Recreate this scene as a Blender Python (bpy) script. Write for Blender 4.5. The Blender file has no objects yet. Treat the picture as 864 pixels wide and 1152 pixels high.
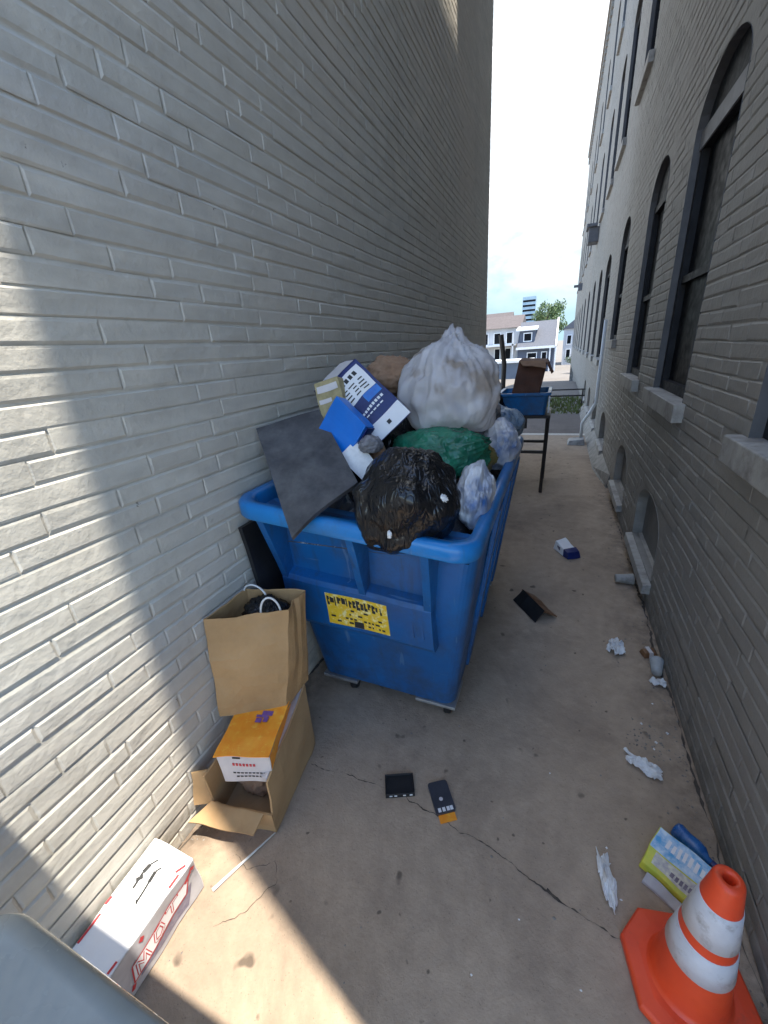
import bpy, bmesh, math, random
from mathutils import Vector, Matrix, noise
random.seed(11)
S = bpy.context.scene
C = S.collection
R = math.radians
V = Vector

# ------------------------------------------------------------------ helpers
def link(o, parent=None):
    C.objects.link(o)
    if parent is not None: o.parent = parent
    return o

def tag(o, label=None, cat=None, group=None, kind=None):
    if label: o['label'] = label
    if cat: o['category'] = cat
    if group: o['group'] = group
    if kind: o['kind'] = kind
    return o

def thing(name, label, cat, loc=(0, 0, 0), rz=0.0, group=None):
    o = bpy.data.objects.new(name, None)
    o.location = loc; o.rotation_euler = (0, 0, rz); o.empty_display_size = .1
    link(o); return tag(o, label, cat, group)

class MB:
    """collects geometry for one mesh"""
    def __init__(s): s.v = []; s.f = []; s.mi = []; s.cur = 0
    def quad(s, *p):
        n = len(s.v); s.v += [tuple(q) for q in p]; s.f.append(tuple(range(n, n+len(p)))); s.mi.append(s.cur)
    def hexa(s, b, t):
        n = len(s.v); s.v += [tuple(q) for q in b] + [tuple(q) for q in t]
        for f in ((3, 2, 1, 0), (4, 5, 6, 7), (0, 1, 5, 4), (1, 2, 6, 5), (2, 3, 7, 6), (3, 0, 4, 7)):
            s.f.append(tuple(n+i for i in f)); s.mi.append(s.cur)
        return s
    def box(s, x0, x1, y0, y1, z0, z1):
        return s.hexa([(x0, y0, z0), (x1, y0, z0), (x1, y1, z0), (x0, y1, z0)], [(x0, y0, z1), (x1, y0, z1), (x1, y1, z1), (x0, y1, z1)])
    def prism(s, poly, ext):
        """poly: list of 3d points, ext: vector"""
        n = len(s.v); k = len(poly); e = V(ext)
        s.v += [tuple(p) for p in poly] + [tuple(V(p)+e) for p in poly]
        s.f.append(tuple(range(n+k-1, n-1, -1))); s.f.append(tuple(range(n+k, n+2*k))); s.mi += [s.cur]*2
        for i in range(k):
            j = (i+1) % k; s.f.append((n+i, n+j, n+k+j, n+k+i)); s.mi.append(s.cur)
        return s
    def rings(s, rings, caps=True, closed=True):
        n = len(s.v); k = len(rings[0])
        for r in rings: s.v += [tuple(p) for p in r]
        for a in range(len(rings)-1):
            for i in range(k if closed else k-1):
                j = (i+1) % k
                s.f.append((n+a*k+i, n+a*k+j, n+(a+1)*k+j, n+(a+1)*k+i)); s.mi.append(s.cur)
        if caps:
            s.f.append(tuple(range(n+k-1, n-1, -1))); s.mi.append(s.cur)
            m = n+(len(rings)-1)*k; s.f.append(tuple(range(m, m+k))); s.mi.append(s.cur)
        return s
    def lathe(s, prof, o=(0, 0, 0), ax=(0, 0, 1), n=28, caps=True):
        q = V((0, 0, 1)).rotation_difference(V(ax)); o = V(o)
        return s.rings([[o + q @ V((r*math.cos(2*math.pi*i/n), r*math.sin(2*math.pi*i/n), z)) for i in range(n)] for r, z in prof], caps)
    def tube(s, pts, r, n=8):
        pts = [V(p) for p in pts]; out = []
        for i, p in enumerate(pts):
            d = (pts[min(i+1, len(pts)-1)] - pts[max(i-1, 0)]).normalized()
            u = d.cross(V((0.13, .31, 1))); u = u.normalized() if u.length > 1e-4 else V((1, 0, 0)); w = d.cross(u)
            rr = r[i] if isinstance(r, (list, tuple)) else r
            out.append([p + rr*(math.cos(2*math.pi*k/n)*u + math.sin(2*math.pi*k/n)*w) for k in range(n)])
        return s.rings(out)
    def build(s, name, mats, parent=None, smooth=False, bevel=0, fix=True):
        me = bpy.data.meshes.new(name); me.from_pydata(s.v, [], s.f); me.update()
        if not isinstance(mats, (list, tuple)): mats = [mats]
        for m in mats: me.materials.append(m)
        me.polygons.foreach_set('material_index', s.mi)
        if fix:
            bm = bmesh.new(); bm.from_mesh(me); bmesh.ops.recalc_face_normals(bm, faces=bm.faces); bm.to_mesh(me); bm.free()
        if smooth: me.polygons.foreach_set('use_smooth', [True]*len(me.polygons))
        o = bpy.data.objects.new(name, me); link(o, parent)
        if bevel:
            b = o.modifiers.new('b', 'BEVEL'); b.width = bevel; b.segments = 2; b.limit_method = 'ANGLE'; b.angle_limit = R(35)
        return o

# ------------------------------------------------------------------ materials
def nodes(name):
    m = bpy.data.materials.new(name); m.use_nodes = True
    t = m.node_tree; p = t.nodes['Principled BSDF']
    return m, t, p
def rgb(c): return (c[0], c[1], c[2], 1)
def noise_fac(t, scale, detail=5, rough=.6, lo=.35, hi=.65, vec=None, dist=0):
    n = t.nodes.new('ShaderNodeTexNoise'); n.inputs['Scale'].default_value = scale; n.inputs['Detail'].default_value = detail
    n.inputs['Roughness'].default_value = rough; n.inputs['Distortion'].default_value = dist
    if vec: t.links.new(vec, n.inputs['Vector'])
    r = t.nodes.new('ShaderNodeMapRange'); r.inputs[1].default_value = lo; r.inputs[2].default_value = hi
    t.links.new(n.outputs['Fac'], r.inputs[0]); return r.outputs[0], n
def mixc(t, fac, a, b):
    m = t.nodes.new('ShaderNodeMix'); m.data_type = 'RGBA'
    for s_, v in ((m.inputs[6], a), (m.inputs[7], b)):
        if isinstance(v, (tuple, list)): s_.default_value = rgb(v)
        else: t.links.new(v, s_)
    if isinstance(fac, (int, float)): m.inputs[0].default_value = fac
    else: t.links.new(fac, m.inputs[0])
    return m.outputs[2]
def coords(t, scale=None):
    c = t.nodes.new('ShaderNodeTexCoord').outputs['Object']
    if scale:
        mp = t.nodes.new('ShaderNodeMapping'); mp.inputs['Scale'].default_value = scale; t.links.new(c, mp.inputs[0]); c = mp.outputs[0]
    return c
def bump(t, p, h, strength, dist):
    b = t.nodes.new('ShaderNodeBump'); b.inputs['Strength'].default_value = strength; b.inputs['Distance'].default_value = dist
    t.links.new(h, b.inputs['Height']); t.links.new(b.outputs[0], p.inputs['Normal']); return b
def mat(name, c1, c2=None, scale=6, rough=.6, bs=0, bsc=40, bd=.004, metal=0, spec=.5, dirt=None, dscale=3, dlo=.55, dhi=.75, coat=0, alpha=1, trans=0):
    m, t, p = nodes(name); vec = coords(t)
    c2 = c2 or tuple(x*.82 for x in c1)
    f, _ = noise_fac(t, scale, vec=vec); col = mixc(t, f, c1, c2)
    if dirt:
        g, _ = noise_fac(t, dscale, 8, .7, dlo, dhi, vec=vec); col = mixc(t, g, col, dirt)
    t.links.new(col, p.inputs['Base Color'])
    p.inputs['Metallic'].default_value = metal; p.inputs['Specular IOR Level'].default_value = spec
    rf, _ = noise_fac(t, scale*2.3, 4, .6, .3, .7, vec=vec)
    rr = t.nodes.new('ShaderNodeMapRange'); rr.inputs[3].default_value = max(.03, rough-.1); rr.inputs[4].default_value = min(1, rough+.12)
    t.links.new(rf, rr.inputs[0]); t.links.new(rr.outputs[0], p.inputs['Roughness'])
    p.inputs['Coat Weight'].default_value = coat; p.inputs['Alpha'].default_value = alpha; p.inputs['Transmission Weight'].default_value = trans
    if bs:
        n = t.nodes.new('ShaderNodeTexNoise'); n.inputs['Scale'].default_value = bsc; n.inputs['Detail'].default_value = 6; t.links.new(vec, n.inputs[0])
        bump(t, p, n.outputs['Fac'], bs, bd)
    return m

def painted_brick(name, c1, c2, stain):
    m, t, p = nodes(name); vec = coords(t)
    f, _ = noise_fac(t, 1.1, 6, .65, .3, .7, vec=vec); col = mixc(t, f, c1, c2)
    fb, _ = noise_fac(t, 6, 4, .5, .3, .7, vec=coords(t, (1, 1, 3.2)))
    col = mixc(t, fb, col, mixc(t, .5, c2, stain))
    g, _ = noise_fac(t, 2.0, 9, .75, .52, .76, vec=coords(t, (1, 1, .35))); gm = t.nodes.new('ShaderNodeMath'); gm.operation = 'MULTIPLY'; gm.inputs[1].default_value = .85
    t.links.new(g, gm.inputs[0]); col = mixc(t, gm.outputs[0], col, stain)
    wv, _ = noise_fac(t, .55, 4, .5, .42, .62, vec=vec); wm = t.nodes.new('ShaderNodeMath'); wm.operation = 'MULTIPLY'; wm.inputs[1].default_value = .45; t.links.new(wv, wm.inputs[0]); col = mixc(t, wm.outputs[0], col, (c1[0]*1.02, c1[1]*.94, c1[2]*.90))
    chip, _ = noise_fac(t, 13, 7, .65, .70, .715, vec=vec); col = mixc(t, chip, col, (.16, .135, .11))
    ta = t.nodes.new('ShaderNodeAttribute'); ta.attribute_name = 'tint'
    tr_ = t.nodes.new('ShaderNodeMapRange'); tr_.inputs[3].default_value = .0; tr_.inputs[4].default_value = .5; t.links.new(ta.outputs['Fac'], tr_.inputs[0])
    col = mixc(t, tr_.outputs[0], col, mixc(t, .5, c2, stain))
    # grime that gathers in the lowest courses
    sx = t.nodes.new('ShaderNodeSeparateXYZ'); t.links.new(vec, sx.inputs[0])
    lo = t.nodes.new('ShaderNodeMapRange'); lo.inputs[1].default_value = .30; lo.inputs[2].default_value = -.02; t.links.new(sx.outputs[2], lo.inputs[0])
    ln, _ = noise_fac(t, 9, 5, .6, .35, .7, vec=vec); mm = t.nodes.new('ShaderNodeMath'); mm.operation = 'MULTIPLY'; t.links.new(lo.outputs[0], mm.inputs[0]); t.links.new(ln, mm.inputs[1])
    col = mixc(t, mm.outputs[0], col, tuple(x*.5 for x in stain))
    t.links.new(col, p.inputs['Base Color']); p.inputs['Roughness'].default_value = .62; p.inputs['Specular IOR Level'].default_value = .4
    n1 = t.nodes.new('ShaderNodeTexNoise'); n1.inputs['Scale'].default_value = 38; n1.inputs['Detail'].default_value = 8; n1.inputs['Roughness'].default_value = .6; t.links.new(vec, n1.inputs[0])
    n2 = t.nodes.new('ShaderNodeTexNoise'); n2.inputs['Scale'].default_value = 9; n2.inputs['Detail'].default_value = 3; t.links.new(vec, n2.inputs[0])
    a = t.nodes.new('ShaderNodeMath'); a.operation = 'MULTIPLY_ADD'; a.inputs[1].default_value = 1.6; t.links.new(n2.outputs[0], a.inputs[0]); t.links.new(n1.outputs[0], a.inputs[2])
    bump(t, p, a.outputs[0], .5, .006)
    return m

def concrete(name, c1, c2, stain, wall_dirt=True):
    m, t, p = nodes(name); vec = coords(t)
    f, _ = noise_fac(t, .9, 7, .65, .3, .7, vec=vec); col = mixc(t, f, c1, c2)
    f2, _ = noise_fac(t, 14, 8, .7, .3, .75, vec=vec); m2 = t.nodes.new('ShaderNodeMath'); m2.operation = 'MULTIPLY'; m2.inputs[1].default_value = .5; t.links.new(f2, m2.inputs[0])
    col = mixc(t, m2.outputs[0], col, tuple(x*.6 for x in c2))
    g, _ = noise_fac(t, 1.7, 8, .72, .48, .72, vec=vec, dist=.4); m3 = t.nodes.new('ShaderNodeMath'); m3.operation = 'MULTIPLY'; m3.inputs[1].default_value = .8; t.links.new(g, m3.inputs[0])
    col = mixc(t, m3.outputs[0], col, stain)
    # dark drips and gum spots
    s1, _ = noise_fac(t, 11, 2, .4, .70, .76, vec=vec); m4 = t.nodes.new('ShaderNodeMath'); m4.operation = 'MULTIPLY'; m4.inputs[1].default_value = .75; t.links.new(s1, m4.inputs[0])
    col = mixc(t, m4.outputs[0], col, tuple(x*.35 for x in stain))
    s2, _ = noise_fac(t, 30, 1, .4, .74, .80, vec=vec); m5 = t.nodes.new('ShaderNodeMath'); m5.operation = 'MULTIPLY'; m5.inputs[1].default_value = .7; t.links.new(s2, m5.inputs[0])
    col = mixc(t, m5.outputs[0], col, tuple(x*.3 for x in stain))
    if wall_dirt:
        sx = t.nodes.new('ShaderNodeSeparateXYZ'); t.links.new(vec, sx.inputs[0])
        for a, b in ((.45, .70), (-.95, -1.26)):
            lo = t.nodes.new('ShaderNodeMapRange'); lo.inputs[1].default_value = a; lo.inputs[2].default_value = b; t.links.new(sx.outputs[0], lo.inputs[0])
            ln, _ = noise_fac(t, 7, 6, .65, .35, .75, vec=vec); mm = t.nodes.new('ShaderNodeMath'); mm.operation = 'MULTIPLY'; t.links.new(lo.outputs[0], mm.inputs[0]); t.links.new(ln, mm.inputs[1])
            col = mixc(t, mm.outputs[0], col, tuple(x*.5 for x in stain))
    t.links.new(col, p.inputs['Base Color']); p.inputs['Roughness'].default_value = .82; p.inputs['Specular IOR Level'].default_value = .3
    n1 = t.nodes.new('ShaderNodeTexNoise'); n1.inputs['Scale'].default_value = 55; n1.inputs['Detail'].default_value = 8; n1.inputs['Roughness'].default_value = .7; t.links.new(vec, n1.inputs[0])
    vo = t.nodes.new('ShaderNodeTexVoronoi'); vo.inputs['Scale'].default_value = 130; t.links.new(vec, vo.inputs['Vector'])
    vr = t.nodes.new('ShaderNodeMapRange'); vr.inputs[1].default_value = .08; vr.inputs[2].default_value = .3; vr.inputs[3].default_value = .45; vr.inputs[4].default_value = 0; t.links.new(vo.outputs['Distance'], vr.inputs[0])
    vn, _ = noise_fac(t, 60, 2, .5, .5, .62, vec=vec); vm = t.nodes.new('ShaderNodeMath'); vm.operation = 'MULTIPLY'; t.links.new(vr.outputs[0], vm.inputs[0]); t.links.new(vn, vm.inputs[1])
    col = mixc(t, vm.outputs[0], col, tuple(x*.4 for x in stain)); t.links.new(col, p.inputs['Base Color'])
    bump(t, p, n1.outputs[0], .6, .007)
    return m

def worn_plastic(name, c1, c2, dirt, scratch, rough):
    m, t, p = nodes(name); vec = coords(t)
    f, _ = noise_fac(t, 2.2, 6, .6, .3, .7, vec=vec); col = mixc(t, f, c1, c2)
    g, _ = noise_fac(t, 3.5, 9, .72, .46, .74, vec=vec); gm = t.nodes.new('ShaderNodeMath'); gm.operation = 'MULTIPLY'; gm.inputs[1].default_value = .75; t.links.new(g, gm.inputs[0]); col = mixc(t, gm.outputs[0], col, dirt)
    d, _ = noise_fac(t, 16, 4, .6, .56, .74, vec=coords(t, (1, 1, .10))); dm = t.nodes.new('ShaderNodeMath'); dm.operation = 'MULTIPLY'; dm.inputs[1].default_value = .6; t.links.new(d, dm.inputs[0]); col = mixc(t, dm.outputs[0], col, dirt)
    for sc, vv in ((34, (1, 1, .05)), (30, (.06, 1, 1)), (44, (.35, .35, .06))):
        s_, _ = noise_fac(t, sc, 2, .5, .70, .74, vec=coords(t, vv), dist=.3); sm = t.nodes.new('ShaderNodeMath'); sm.operation = 'MULTIPLY'; sm.inputs[1].default_value = .5; t.links.new(s_, sm.inputs[0]); col = mixc(t, sm.outputs[0], col, scratch)
    sx = t.nodes.new('ShaderNodeSeparateXYZ'); t.links.new(vec, sx.inputs[0])
    lo = t.nodes.new('ShaderNodeMapRange'); lo.inputs[1].default_value = .45; lo.inputs[2].default_value = .05; t.links.new(sx.outputs[2], lo.inputs[0])
    ln, _ = noise_fac(t, 8, 6, .7, .4, .7, vec=vec); mm = t.nodes.new('ShaderNodeMath'); mm.operation = 'MULTIPLY'; t.links.new(lo.outputs[0], mm.inputs[0]); t.links.new(ln, mm.inputs[1]); col = mixc(t, mm.outputs[0], col, tuple(x*.9 for x in dirt))
    t.links.new(col, p.inputs['Base Color']); p.inputs['Specular IOR Level'].default_value = .45
    rr = t.nodes.new('ShaderNodeMapRange'); rr.inputs[3].default_value = rough-.08; rr.inputs[4].default_value = rough+.25; t.links.new(g, rr.inputs[0]); t.links.new(rr.outputs[0], p.inputs['Roughness'])
    n = t.nodes.new('ShaderNodeTexNoise'); n.inputs['Scale'].default_value = 22; n.inputs['Detail'].default_value = 6; t.links.new(vec, n.inputs[0]); bump(t, p, n.outputs[0], .25, .005)
    return m

def plastic_film(name, c, rough=.28, trans=0.0, tint=None, tscale=7, bsc=30, bs=.5, thin=0, spec=.55):
    m, t, p = nodes(name); vec = coords(t)
    if tint:
        f, _ = noise_fac(t, tscale, 3, .5, .45, .65, vec=vec); col = mixc(t, f, c, tint[0])
        if len(tint) > 1:
            f, _ = noise_fac(t, tscale*1.7, 3, .5, .55, .66, vec=vec); col = mixc(t, f, col, tint[1])
    else: col = mixc(t, .5, c, c)
    t.links.new(col, p.inputs['Base Color']); p.inputs['Roughness'].default_value = rough; p.inputs['Specular IOR Level'].default_value = spec
    w = t.nodes.new('ShaderNodeTexNoise'); w.inputs['Scale'].default_value = bsc; w.inputs['Detail'].default_value = 2; w.inputs['Distortion'].default_value = .9; t.links.new(coords(t, (1, 1, .28)), w.inputs[0])
    rd = t.nodes.new('ShaderNodeMath'); rd.operation = 'SUBTRACT'; rd.inputs[1].default_value = .5; t.links.new(w.outputs[0], rd.inputs[0])
    ab = t.nodes.new('ShaderNodeMath'); ab.operation = 'ABSOLUTE'; t.links.new(rd.outputs[0], ab.inputs[0])
    bump(t, p, ab.outputs[0], bs, .02)
    out = t.nodes['Material Output']; sh = p.outputs[0]
    if trans:
        tr = t.nodes.new('ShaderNodeBsdfTranslucent'); t.links.new(col, tr.inputs[0])
        mx = t.nodes.new('ShaderNodeMixShader'); mx.inputs[0].default_value = trans; t.links.new(sh, mx.inputs[1]); t.links.new(tr.outputs[0], mx.inputs[2]); sh = mx.outputs[0]
    if thin:
        tp = t.nodes.new('ShaderNodeBsdfTransparent'); mx = t.nodes.new('ShaderNodeMixShader'); mx.inputs[0].default_value = thin
        t.links.new(sh, mx.inputs[1]); t.links.new(tp.outputs[0], mx.inputs[2]); sh = mx.outputs[0]
    t.links.new(sh, out.inputs[0]); return m

M = dict(
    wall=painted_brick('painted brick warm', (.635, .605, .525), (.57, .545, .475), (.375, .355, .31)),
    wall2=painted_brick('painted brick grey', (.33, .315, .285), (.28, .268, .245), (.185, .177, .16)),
    concrete=concrete('alley concrete', (.50, .385, .275), (.385, .292, .21), (.185, .14, .105)),
    slab=concrete('far concrete', (.22, .195, .17), (.18, .16, .14), (.13, .115, .1), False),
    asphalt=concrete('asphalt', (.19, .16, .145), (.15, .13, .115), (.09, .08, .072), False),
    earth=mat('ground', (.20, .18, .155), (.16, .145, .13), 2, .9),
    crack=mat('crack dirt', (.10, .08, .062), (.05, .04, .033), 30, .95),
    line=mat('pale joint', (.62, .58, .5), (.5, .46, .4), 20, .8),
    sill=mat('painted stone sill', (.40, .385, .355), (.32, .305, .28), 9, .7, .4, 50, .004, dirt=(.18, .165, .15), dscale=7, dlo=.48, dhi=.7),
    frame=mat('dark painted frame', (.028, .03, .034), (.02, .021, .024), 12, .6, spec=.15),
    glass=mat('dark window pane', (.008, .009, .011), (.014, .015, .017), 7, .45, spec=.04),
    board=mat('grey infill board', (.24, .24, .25), (.19, .19, .20), 5, .6),
    jamb=mat('dark painted jamb', (.115, .115, .12), (.085, .085, .09), 6, .6),
    fill=mat('painted infill', (.20, .195, .185), (.165, .16, .152), 5, .7, .3, 30, .004),
    lamp=mat('grey lamp housing', (.13, .13, .14), (.10, .10, .11), 8, .5),
    white=mat('white paint', (.78, .78, .76), (.70, .70, .69), 4, .5),
    blue=worn_plastic('blue moulded plastic', (.009, .12, .34), (.008, .085, .26), (.035, .05, .07), (.10, .20, .34), .42),
    blue_rim=worn_plastic('blue rim plastic', (.012, .20, .50), (.010, .15, .41), (.045, .10, .17), (.20, .34, .52), .36),
    blackp=mat('black rubbery plastic', (.016, .016, .017), (.010, .010, .011), 8, .5, .3, 60, .003),
    lid=mat('scuffed charcoal lid', (.052, .052, .056), (.034, .034, .037), 5, .55, .3, 35, .004, dirt=(.135, .132, .13), dscale=4, dlo=.42, dhi=.72),
    steel=mat('dull steel', (.42, .42, .41), (.30, .29, .28), 14, .45, metal=.6),
    blackm=mat('black painted steel', (.018, .017, .016), (.03, .022, .018), 14, .5),
    yellow=mat('yellow sticker', (.80, .55, .03), (.72, .45, .02), 25, .5, dirt=(.83, .74, .33), dscale=40, dlo=.5, dhi=.6),
    ink=mat('black ink', (.02, .02, .02), (.03, .03, .03), 20, .6),
    red=mat('red ink', (.62, .05, .05), (.5, .04, .05), 20, .6),
    slate=mat('slate purple ink', (.17, .15, .20), (.26, .23, .27), 60, .7),
    purple=mat('purple ink', (.14, .05, .22), (.2, .1, .3), 30, .6),
    kraft=mat('kraft paper', (.47, .285, .125), (.38, .225, .095), 5, .75, .8, 11, .016),
    card=mat('corrugated cardboard', (.42, .27, .13), (.35, .215, .10), 5, .8, .25, 30, .004, dirt=(.28, .17, .08), dscale=5),
    cardin=mat('cardboard inside', (.36, .24, .13), (.30, .19, .10), 6, .85),
    orange=mat('orange carton', (.86, .27, .015), (.88, .36, .03), 22, .45, dirt=(.9, .46, .06), dscale=30, dlo=.55, dhi=.65),
    greycard=mat('grey white carton board', (.62, .58, .56), (.55, .51, .5), 10, .7),
    wcard=mat('white carton board', (.82, .81, .80), (.76, .75, .75), 6, .6, .15, 30, .003),
    scard=mat('grey printed carton side', (.50, .48, .49), (.42, .40, .41), 18, .6, .15, 30, .003),
    navy=mat('navy print', (.006, .014, .085), (.009, .02, .13), 12, .35),
    lblue=mat('light blue print', (.02, .20, .60), (.03, .12, .45), 14, .35),
    bblue=mat('bright blue card', (.004, .17, .62), (.006, .14, .53), 6, .38),
    rope=mat('white rope', (.78, .76, .72), (.66, .64, .6), 60, .8),
    cone=mat('orange cone vinyl', (.86, .085, .022), (.74, .065, .02), 6, .42, .2, 30, .003, dirt=(.35, .075, .04), dscale=7, dlo=.58, dhi=.8),
    band=mat('reflective band', (.66, .66, .68), (.56, .56, .58), 12, .4, .3, 60, .003, dirt=(.33, .30, .28), dscale=16, dlo=.55, dhi=.72),
    bagblack=plastic_film('black bag film', (.009, .009, .010), .21, bsc=30, bs=.8, spec=.42),
    bagwhite=plastic_film('translucent white bag film', (.84, .82, .83), .28, .35, ((.62, .58, .58), (.48, .40, .33)), 4, 14, .3, .22),
    baggreen=plastic_film('green bag film', (.028, .22, .125), .25, .15, ((.016, .13, .075),), 8, 26, .6),
    bagblue=plastic_film('grey blue bag film', (.30, .36, .42), .32, .15, ((.16, .24, .34), (.06, .12, .22)), 14, 30, .6),
    bagprint=plastic_film('printed white bag film', (.74, .74, .75), .32, .12, ((.05, .14, .36), (.55, .56, .6)), 5.5, 24, .5),
    tissue=mat('crumpled tissue', (.80, .79, .77), (.68, .67, .65), 40, .85, .3, 60, .003),
    leather=mat('brown scrap', (.20, .095, .04), (.12, .055, .025), 12, .5, .3, 40, .003),
    paperb=mat('crumpled brown paper', (.36, .22, .13), (.25, .14, .08), 8, .8, .5, 20, .006),
    rust=mat('rusty brown cardboard', (.17, .07, .04), (.11, .05, .032), 6, .75, .3, 30, .004),
    tan=mat('tan printed board', (.42, .34, .17), (.25, .21, .10), 28, .6),
    clear=mat('clear plastic', (.6, .62, .62), (.5, .52, .52), 20, .15, alpha=.45),
    bottleblue=mat('blue plastic', (.02, .10, .32), (.03, .16, .42), 20, .25),
    ygreen=mat('yellow green print', (.70, .62, .06), (.48, .55, .06), 26, .4),
    cyan=mat('sky blue print', (.06, .33, .62), (.62, .72, .80), 34, .4),
    amber=mat('amber print', (.55, .27, .02), (.42, .2, .02), 20, .4),
    bin=mat('grey green painted metal', (.40, .43, .415), (.30, .33, .32), 5, .24, coat=.5),
    grass=mat('grass', (.11, .15, .035), (.16, .17, .05), 9, .8),
    leaf=mat('tree leaf', (.07, .12, .04), (.12, .17, .06), .8, .6),
    leaf2=mat('shrub leaf', (.05, .085, .03), (.08, .12, .045), .8, .6),
    bark=mat('bark', (.13, .10, .075), None, 6, .9),
    houseblue=mat('blue grey siding', (.085, .10, .135), (.075, .088, .12), 2, .7),
    roofgrey=mat('grey shingle roof', (.10, .105, .12), (.08, .085, .1), 6, .8, .3, 20, .01),
    wsiding=mat('white siding', (.50, .50, .50), (.44, .44, .44), 1, .6),
    tower=mat('pale blue glass', (.22, .33, .40), (.30, .40, .46), .2, .35),
    brownroof=mat('brown roof', (.11, .09, .085), (.085, .07, .065), 3, .85),
    grime=mat('loose trash mix', (.20, .17, .15), (.05, .07, .11), 16, .6, .5, 40, .01, dirt=(.5, .49, .48), dscale=13, dlo=.55, dhi=.6),
    grit=mat('grit', (.30, .27, .23), (.16, .14, .12), 5, .9),
)

# ------------------------------------------------------------------ constants of the place
XL, XR = -1.233, .672
SUN_EL = 76.1
sun_h = V((.949, -.315)).normalized()

# ------------------------------------------------------------------ ground
def terrain_z(y):
    if y < 15: return -.012
    t = min(1, (y-15)/27); return -.012 - 1.4*(t*t*(3-2*t))
g = MB()
ys = [-1500, -200, -40, -10, 0, 5, 10, 15] + [15+1.5*i for i in range(1, 19)] + [60, 90, 150, 300, 700, 2200]
g.rings([[(x, y, terrain_z(y)) for x in (-1500, -300, -60, -15, -4, 0, 4, 15, 60, 300, 1500)] for y in ys], False, False)
tag(g.build('ground', M['earth'], smooth=True, fix=False), 'bare pale ground running out to the horizon', None, None, 'structure')

def sheet(name, x0, x1, y0, y1, z, m, label, nx=1, ny=1):
    b = MB(); b.rings([[(x0+(x1-x0)*i/nx, y0+(y1-y0)*j/ny, z if not callable(z) else z(y0+(y1-y0)*j/ny)) for i in range(nx+1)] for j in range(ny+1)], False, False)
    return tag(b.build(name, m, fix=False), label, None, None, 'structure')
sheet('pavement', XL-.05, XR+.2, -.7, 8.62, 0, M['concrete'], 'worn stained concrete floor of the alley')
sheet('street', -30, 30, -14, -.7, -.004, M['asphalt'], 'dark asphalt street at the alley mouth')
sheet('kerb', -6, 8, 8.62, 8.80, .004, M['line'], 'pale strip across the far end of the alley')
sheet('road', -9, 14, 8.80, 11.3, -.004, M['asphalt'], 'dark asphalt lane beyond the alley')
sheet('car_park', -20, 14, 15, 41, lambda y: terrain_z(y)+.006, M['slab'], 'pale sunlit paved lot sloping down to the houses', 1, 26)

def ribbon(name, pts, w, z, m, label, jag=.35, step=.006):
    b = MB(); L = []; Rr = []
    P = [V((x, y, 0)) for x, y in pts]
    for a, c in zip(P, P[1:]):
        d = c-a; n = max(2, int(d.length/step)); q = V((-d.y, d.x, 0)).normalized()
        for i in range(n):
            p = a + d*(i/n); k = noise.noise(p*7)*.02 + noise.noise(p*31)*.008 + noise.noise(p*95)*.0035
            ww = w*(.40 + 1.5*jag*noise.noise(p*23+V((3, 3, 3))) + 1.0*noise.noise(p*5.3+V((9, 0, 0))) + .8*noise.noise(p*70))
            ww = max(ww, w*.06)
            L.append(p+q*(k+ww/2)); Rr.append(p+q*(k-ww/2))
    b.rings([[(p.x, p.y, z) for p in L], [(p.x, p.y, z) for p in Rr]], False, False)
    o = b.build(name, m, fix=False)
    return tag(o, label, None, None, 'structure')
ribbon('pavement_crack', [(-.92, 1.03), (-.62, 1.06), (-.40, 1.03), (-.208, .995), (-.03, .96), (.129, .914)], .0055, .003, M['crack'], 'dark jagged crack across the concrete')
ribbon('pavement_crack', [(.105, .925), (.2, .885), (.24, .875), (.33, .852), (.45, .80), (.672, .76)], .013, .0032, M['crack'], 'wide dark end of the crack by the cone')
ribbon('pavement_crack', [(-1.0, .62), (-.93, .60), (-.84, .66), (-.80, .60), (-.86, .50), (-.93, .42)], .0022, .003, M['crack'], 'hairline crack in the sunlit concrete')
ribbon('wall_joint', [(.655, .1), (.66, 1.2), (.655, 2.2), (.66, 3.4), (.652, 5.0)], .017, .0034, M['crack'], 'dark dirt joint along the foot of the right wall', .5, .02)
ribbon('wall_joint', [(-1.222, -.4), (-1.222, 1.2), (-1.222, 5.8)], .016, .0034, M['crack'], 'dark dirt joint along the foot of the left wall', .5, .02)

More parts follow.
